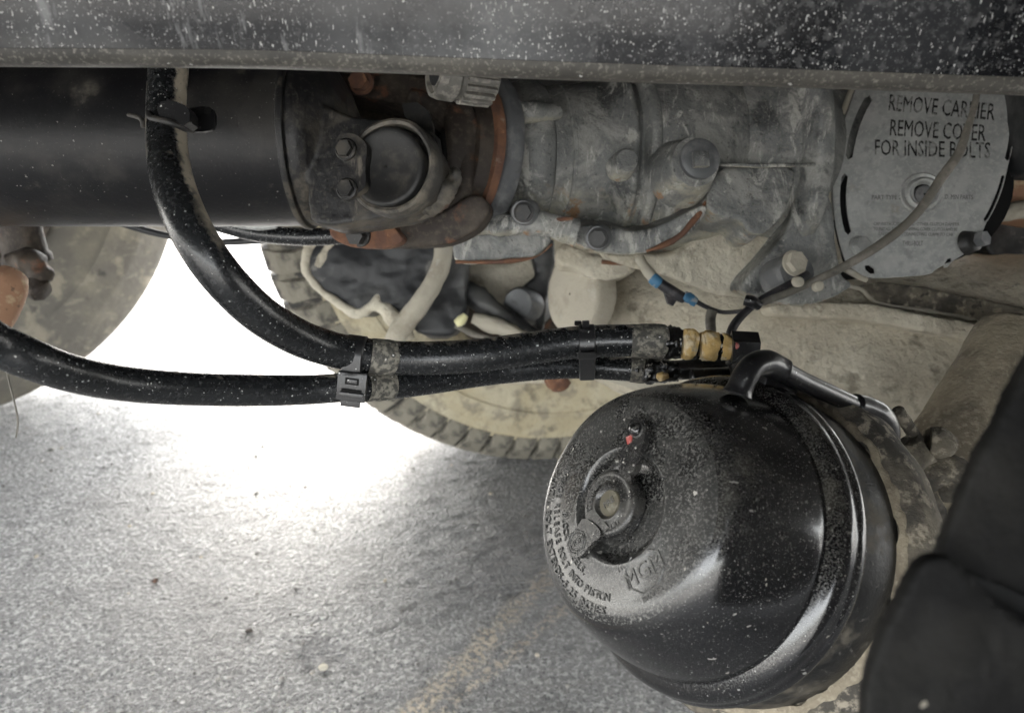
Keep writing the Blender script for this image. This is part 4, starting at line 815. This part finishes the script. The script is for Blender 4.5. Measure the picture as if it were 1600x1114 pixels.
bm = new(); ptube(bm, [(526, 586, .4665, .0009), (550, 585, .4655, .0009), (574, 585, .4665, .0009)], seg=8); done('block_edge', bm, 'plastic', ct, sharp=0)
ct2 = thing('cable_tie', 'narrow black cable tie with two upright tabs near the corroded fitting', 'cable tie', P(916, 545, .51), 'cable ties on the hoses')
o_, tax, tv = strap(ct2, 0, 917, 535, 573, .515, .549, RU, RL-.0005, .0058)
for x, y, d, hh in [(903, 505, .520, .007), (915, 507, .506, .011)]:
    bm = new(); box(bm, P(x, y, d), (.0052, hh, .004), Matrix((tax, tv, tn)).transposed()); done('tie_tab', bm, 'plastic', ct2, bevel=.0013)
bm = new(); box(bm, P(917, 556, .5005), (.0125, .0105, .0022), Matrix((tax, tv, tn)).transposed()); done('tie_head', bm, 'plastic', ct2, bevel=.0008)
bm = new(); box(bm, P(917, 553, .4990), (.0128, .0008, .0012), Matrix((tax, tv, tn)).transposed()); done('tie_ridge', bm, 'cap', ct2)

#@@CABLES
sc = thing('sensor_cable', 'thin grey sensor cable hanging diagonally across the cover plate', 'cable', P(1400, 360, .58))
bm = new(); ptube(bm, [(1528, 120, .60, .0026), (1524, 160, .60, .0026), (1512, 200, .60, .0030), (1498, 240, .60, .0036), (1470, 280, .60, .0038), (1440, 325, .60, .0036), (1410, 356, .60, .0036), (1370, 386, .60, .0036), (1320, 416, .60, .0034), (1270, 440, .60, .0030), (1225, 460, .60, .0030), (1180, 476, .60, .0030)], seg=16, lump=.0003); done('grey_sheath', bm, 'cable', sc, sharp=0)
bm = new(); ptube(bm, [(1262, 428, .61, .003), (1230, 446, .605, .003), (1200, 462, .602, .003), (1182, 474, .60, .003), (1160, 492, .598, .0034), (1145, 512, .596, .0036), (1136, 540, .594, .0036)], seg=14); done('dark_lead', bm, 'wire', sc, sharp=0)
bm = new(); ptube(bm, [(1164, 468, .594, .004), (1176, 472, .592, .0048), (1186, 478, .594, .004)], seg=12, lump=.001); done('wire_tie', bm, 'plastic', sc, sharp=0)
for x, y in [(1245, 441), (1276, 448)]:
    bm = new(); lathe(bm, [(0, .0045), (.004, .0042), (.005, .003)], P(x, y, .598), W(.1, 0, 1), 16, lump=.0005, lscale=200); done('clip_rivet', bm, 'lightmud', sc)
bc = thing('wire_connector', 'small blue and black wire connector below the grey housing', 'connector', P(1050, 455, .64))
bm = new(); ptube(bm, [(1000, 405, .66, .0045), (1010, 420, .65, .0048), (1022, 436, .645, .005)], seg=14, lump=.001); done('dirty_sleeve', bm, 'lightmud', bc, sharp=0)
bm = new(); ptube(bm, [(1019, 434, .644, .0052), (1026, 440, .643, .0054), (1031, 444, .643, .005)], seg=16); done('blue_collar', bm, 'blue', bc, sharp=0)
bm = new(); ptube(bm, [(1028, 441, .643, .0045), (1045, 453, .642, .005), (1062, 463, .641, .005), (1070, 467, .641, .0045)], seg=12, lump=.0006); done('connector_body', bm, 'wire', bc, sharp=0)
bm = new(); pslab(bm, [(1038, 455), (1060, 466), (1052, 478), (1044, 474)], .645, .006); done('connector_latch', bm, 'wire', bc, bevel=.0008)
bm = new(); ptube(bm, [(1068, 462, .640, .0046), (1078, 467, .640, .0048), (1088, 472, .640, .004)], seg=14, lump=.001, lscale=200); done('blue_end', bm, 'blue', bc, sharp=0)
bm = new(); ptube(bm, [(1086, 470, .640, .0022), (1104, 480, .640, .0020), (1130, 488, .640, .0018), (1165, 486, .62, .0018)], seg=10); done('lead_wire', bm, 'wire', bc, sharp=0)
bm = new(); ptube(bm, [(1113, 484, .64, .0045), (1110, 500, .64, .0045), (1112, 524, .63, .0040)], seg=10); done('hanging_lead', bm, 'cable', bc, sharp=0)

#@@CHAMBER
# ------------------------------------------------------------------ brake chamber
ca = (R*.752 - U*.318 + F*.577).normalized()       # chamber axis, away from the viewer to the lower right
co_ = P(967, 788, .400)
bc_ = thing('brake_chamber', 'glossy black spring brake chamber dome with raised warning lettering', 'brake chamber', co_)
cn = -ca; ev = (U - ca*U.dot(ca)).normalized(); eu = ev.cross(cn).normalized()
if eu.dot(R) < 0: eu = -eu
K = 1.0
bm = new(); lathe(bm, [(.0075, .002), (.0075, .0235), (.0068, .0262), (.0035, .0285), (.0008, .0300), (-.0004, .0312), (-.0006, .0322), (.0, .0335), (.0, .0520), (.0002, .0560), (.0008, .0592), (.0022, .0615)], co_, ca, 128, caps=False)
ef = done('end_face', bm, 'chamber_face', bc_, sharp=0)
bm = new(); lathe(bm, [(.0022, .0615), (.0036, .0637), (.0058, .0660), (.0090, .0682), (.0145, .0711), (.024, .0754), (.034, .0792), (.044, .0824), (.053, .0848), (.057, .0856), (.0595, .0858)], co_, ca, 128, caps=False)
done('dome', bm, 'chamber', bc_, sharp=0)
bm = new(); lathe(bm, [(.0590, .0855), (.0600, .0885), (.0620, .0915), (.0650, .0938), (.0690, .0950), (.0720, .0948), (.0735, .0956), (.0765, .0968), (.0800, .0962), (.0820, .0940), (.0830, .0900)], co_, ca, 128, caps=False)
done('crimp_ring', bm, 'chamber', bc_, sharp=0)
bm = new(); lathe(bm, [(.082, .0900), (.085, .0905), (.092, .0935), (.102, .0955), (.125, .0955), (.15, .0945), (.17, .088), (.19, .07), (.2, .03)], co_, ca, 112, caps=False)
done('service_housing', bm, 'service', bc_, sharp=0)
bm = new(); lathe(bm, [(.116, .0945), (.1165, .1000), (.118, .1050), (.122, .1085), (.130, .1100), (.142, .1100), (.150, .104), (.154, .094)], co_, ca, 160, caps=False, lump=.0016, lscale=45)
done('clamp_band', bm, 'mud_bracket', bc_, sharp=0)
bm = new(); lathe(bm, [(.1140, .0950), (.1145, .0985), (.1165, .1005), (.1190, .1010), (.1200, .0960)], co_, ca, 200, caps=False, lump=.0035, lscale=90)
done('mud_crust', bm, 'tube_mud', bc_, sharp=0)
# raised lettering on arcs
def fp(u, v, h=0): return co_ + eu*u + ev*v + cn*h
def arc_text(bm, s, r, a0, h, space=1.0, inward=True):
    """letters on a circle, tops toward the centre, running counter-clockwise from angle a0 (degrees, from +u)"""
    ang = math.radians(a0)
    for ch in s:
        wch = {'I': .42, '.': .4, ',': .4, ' ': .55, '-': .6, 'M': 1.1, 'W': 1.2}.get(ch, .82)*h*space
        ang += wch/2/r
        if ch != ' ':
            dr = eu*math.cos(ang)+ev*math.sin(ang); up_ = -dr; exx = eu*(-math.sin(ang))+ev*math.cos(ang)
            place_text(bm, ch, co_ + dr*r + cn*.0001, exx, up_, cn, h*1.35, depth=.0006, bold=0)
        ang += wch/2/r
    return math.degrees(ang)
bm = new()
arc_text(bm, 'UNTIL BOLT EXTENDS-5.25 INCHES', .0555, 172, .0046)
arc_text(bm, 'ENGAGE RELEASE BOLT INTO PISTON', .0485, 160, .0043)
arc_text(bm, 'BLOCK WHEELS,', .0415, 195, .0040)
arc_text(bm, 'WARNING:', .0400, 130, .0038)
done('raised_lettering', bm, 'letter_edge', ef, sharp=30)
# maker's mark in a hexagon
mc = on_plane(1006, 892, co_, cn); ang = math.radians(28)
lx = (on_plane(1030, 872, co_, cn)-on_plane(984, 905, co_, cn)).normalized(); ly = cn.cross(lx).normalized()
bm = new(); place_text(bm, 'MGM', mc, lx, ly, cn, .0125, depth=.0006, sx=.95, bold=0)
hexp = [(-.0105, -.004), (-.0105, .006), (-.004, .0105), (.005, .0105), (.0115, .005), (.0115, -.005), (.006, -.0095), (-.005, -.0095)]
for i in range(8):
    if i in (2,): continue
    a_ = hexp[i]; b_ = hexp[(i+1) % 8]; tube(bm, [(mc+lx*a_[0]+ly*a_[1], .0005), (mc+lx*b_[0]+ly*b_[1], .0005)], seg=6, n=2)
place_text(bm, 'BRAKES', mc + ly*(-.0125), lx, ly, cn, .004, depth=.0004)
place_text(bm, 'TR', mc + lx*(-.013)+ly*.009, lx, ly, cn, .005, depth=.0004)
done('maker_emblem', bm, 'letter_edge', ef, sharp=30)
# release port cap with two arms
pc = thing('port_cap', 'black rubber port cap with two arms plugged into the chamber face', 'port cap', fp(0, 0, .001))
cpn = on_plane(955, 786, co_, cn)
bm = new(); lathe(bm, [(.006, .0190), (.0, .0190), (-.0022, .0182), (-.0030, .0170), (-.0026, .0152), (-.0026, .0110), (-.0034, .0102), (-.0034, .0094), (-.0022, .0085), (-.0010, .0075), (-.0008, .0005)], cpn, ca, 64, caps=False)
cbody = done('cap_body', bm, 'cap_rubber', pc, sharp=50)
M['cap_core'] = mat('olive plug core', (.085, .075, .05), .6, 0, [dict(col=(.2, .19, .15), scale=200, lo=.5, hi=.65, amt=.7)], bump=[(300, .0003)])
bm = new(); lathe(bm, [(-.0010, .0074), (-.0018, .0068), (-.0020, .0005)], cpn, ca, 40, caps=False); done('cap_core', bm, 'cap_core', cbody, sharp=40)
bm = new()
def ring_text(s, r, a0, h, top_out=True, space=.9):
    ang = math.radians(a0)
    for ch in s:
        wch = .85*h*space; ang -= wch/2/r; dr = eu*math.cos(ang)+ev*math.sin(ang)
        if ch != ' ': place_text(bm, ch, cpn + dr*r + cn*.0027, eu*math.sin(ang)-ev*math.cos(ang), dr, cn, h*1.35, depth=.0003)
        ang -= wch/2/r
ring_text('WEATHERSEAL', .0132, 205, .0030); ring_text('USE PLUG', .0132, 320, .0030)
place_text(bm, 'PRE', cpn + cn*.0021, lx, ly, cn, .0050, depth=.0002); done('cap_lettering', bm, 'letter_edge', cbody, sharp=30)
def arm(px, h, t, m='cap_rubber', bev=.0008, name='arm'):
    bm = new(); o = co_ + cn*h; slab(bm, px, o, cn, t); return done(name, bm, m, pc, bevel=bev)
ua = arm(rounded([(964, 730), (988, 744), (1000, 706), (1010, 676), (1008, 658), (996, 650), (983, 658), (977, 680)], 1), .0064, .0045, bev=.0011)
arm(rounded([(966, 728), (985, 741), (986, 752), (968, 742)], 0), .0036, .003)
la = arm(rounded([(912, 806), (936, 824), (940, 838), (922, 850), (910, 868), (897, 872), (888, 862), (886, 848), (892, 834), (902, 822)], 1), .0046, .0036)
arm(rounded([(916, 800), (928, 796), (952, 824), (938, 838), (926, 828)], 0), .0034, .003)
kb = on_plane(995, 671, co_+cn*.0064, cn); bm = new(); lathe(bm, [(0, .0040), (-.002, .0038), (-.0034, .0026), (-.0038, .0003)], kb, ca, 28, caps=False); done('arm_stud', bm, 'chamber', ua, sharp=0)
bm = new(); lathe(bm, [(0, .0046), (-.0008, .0046), (-.0008, .0040)], kb, ca, 28, caps=False); done('stud_rim', bm, 'letter_edge', ua, sharp=0)
bm = new(); o = co_+cn*.0070; slab(bm, [(978, 683), (988, 678), (986, 690), (980, 694)], o, cn, .0006); done('paint_mark', bm, 'red', ua)
oc = on_plane(901, 846, co_+cn*.0047, cn); bm = new()
for rr in (.0068, .0052):
    q = [oc + (lx*math.cos(k*PI/4+.39)+ly*math.sin(k*PI/4+.39))*rr for k in range(8)]
    for i in range(8): tube(bm, [(q[i], .0004), (q[(i+1) % 8], .0004)], seg=6, n=2)
place_text(bm, 'MGM', oc, lx, ly, cn, .0050, depth=.0004); done('arm_emblem', bm, 'letter_edge', la, sharp=30)

# breather pipe
bp_ = thing('breather_pipe', 'glossy black breather pipe with two elbows over the chamber top', 'breather pipe', P(1160, 605, .41))
bm = new(); ptube(bm, [(1152, 616, .405, .0082), (1156, 606, .405, .0072), (1164, 588, .405, .0070), (1178, 572, .408, .0072), (1196, 567, .413, .0074), (1212, 574, .418, .0074), (1224, 580, .42, .0072)], seg=28, lump=.0002); done('front_elbow', bm, 'tube_black', bp_, sharp=0)
bm = new(); ptube(bm, [(1212, 574, .418, .0062), (1250, 594, .430, .0058), (1300, 617, .445, .0057), (1350, 640, .460, .0057)], seg=24); done('pipe', bm, 'tube_black', bp_, sharp=0)
bm = new(); ptube(bm, [(1335, 632, .455, .0070), (1352, 638, .46, .0078), (1370, 648, .465, .0085), (1382, 664, .47, .0085), (1384, 684, .475, .0085), (1380, 704, .48, .0085)], seg=24, lump=.0003); done('rear_elbow', bm, 'tube_black', bp_, sharp=0)
bm = new(); ptube(bm, [(1180, 592, .44, .009), (1205, 600, .445, .011), (1230, 606, .45, .009)], seg=20); done('pipe_boss', bm, 'tube_black', bp_, sharp=0)

# clamp bolt and lugs
cb = thing('clamp_bolt', 'dirt-crusted clamp bolt and folded lugs behind the brake chamber', 'clamp bolt', P(1430, 700, .50))
bm = new(); pts = []
A = P(1402, 640, .485); B = P(1446, 706, .50)
for i in range(40):
    t = i/39; pts.append((A.lerp(B, t), .0042 if i % 2 else .0036))
tube(bm, pts, seg=16, raw=True, lump=.0002, lscale=200); done('threaded_stud', bm, 'mud_bracket', cb, sharp=0)
for nm, px, r in [('upper_lug', [(1330, 662, .50, .010), (1360, 690, .50, .010), (1392, 712, .50, .010), (1420, 712, .495, .012), (1450, 698, .49, .011)], .002),
                  ('clamp_nut', [(1448, 690, .49, .010), (1468, 694, .488, .0105), (1478, 706, .488, .008)], .0028),
                  ('lower_lug', [(1430, 770, .52, .011), (1444, 748, .51, .012), (1466, 734, .505, .013), (1488, 736, .50, .011), (1502, 744, .50, .009)], .0028),
                  ('lug_curl', [(1500, 742, .50, .008), (1490, 762, .50, .0095), (1468, 770, .505, .008)], .002),
                  ('lower_band', [(1432, 762, .52, .010), (1440, 800, .52, .014), (1460, 840, .53, .015), (1462, 880, .53, .014), (1450, 930, .54, .012)], .002)]:
    bm = new(); ptube(bm, px, seg=24, lump=r*.5, lscale=110); done(nm, bm, 'mud_bracket', cb, sharp=0, org=(.0012, .004, .012))
bm = new(); ptube(bm, [(1585, 540, .62, .034), (1560, 590, .60, .034), (1500, 690, .575, .034), (1450, 770, .56, .034), (1400, 860, .55, .034)], seg=48, lump=.0012, lscale=50)
tag(done('mounting_tube', bm, 'tube_mud', sharp=0), 'dirt-coated tube slanting behind the clamp bolt', 'tube')

# near blurred bracket, lower right
nb_ = thing('near_bracket', 'dark out-of-focus bracket filling the lower right corner', 'bracket', P(1520, 950, .20))
bm = new(); pslab(bm, rounded([(1640, 500), (1598, 585), (1560, 660), (1515, 745), (1484, 820), (1468, 880), (1510, 900), (1580, 925), (1850, 1035), (1850, 500)], 1), .215, .006); done('upper_arm', bm, 'black_blur', nb_, org=(.0015, .002, .02))
bm = new(); pslab(bm, rounded([(1446, 868), (1490, 868), (1540, 925), (1610, 975), (1700, 1020), (1850, 1080), (1850, 1300), (1330, 1300), (1345, 1120), (1368, 1020), (1405, 945)], 1), .20, .006); done('lower_arm', bm, 'black_blur', nb_, org=(.0015, .002, .02))
bm = new(); pslab(bm, [(1470, 860), (1570, 850), (1850, 960), (1850, 1150), (1600, 1060), (1440, 960)], .222, .004); done('recess', bm, 'underbody', nb_)
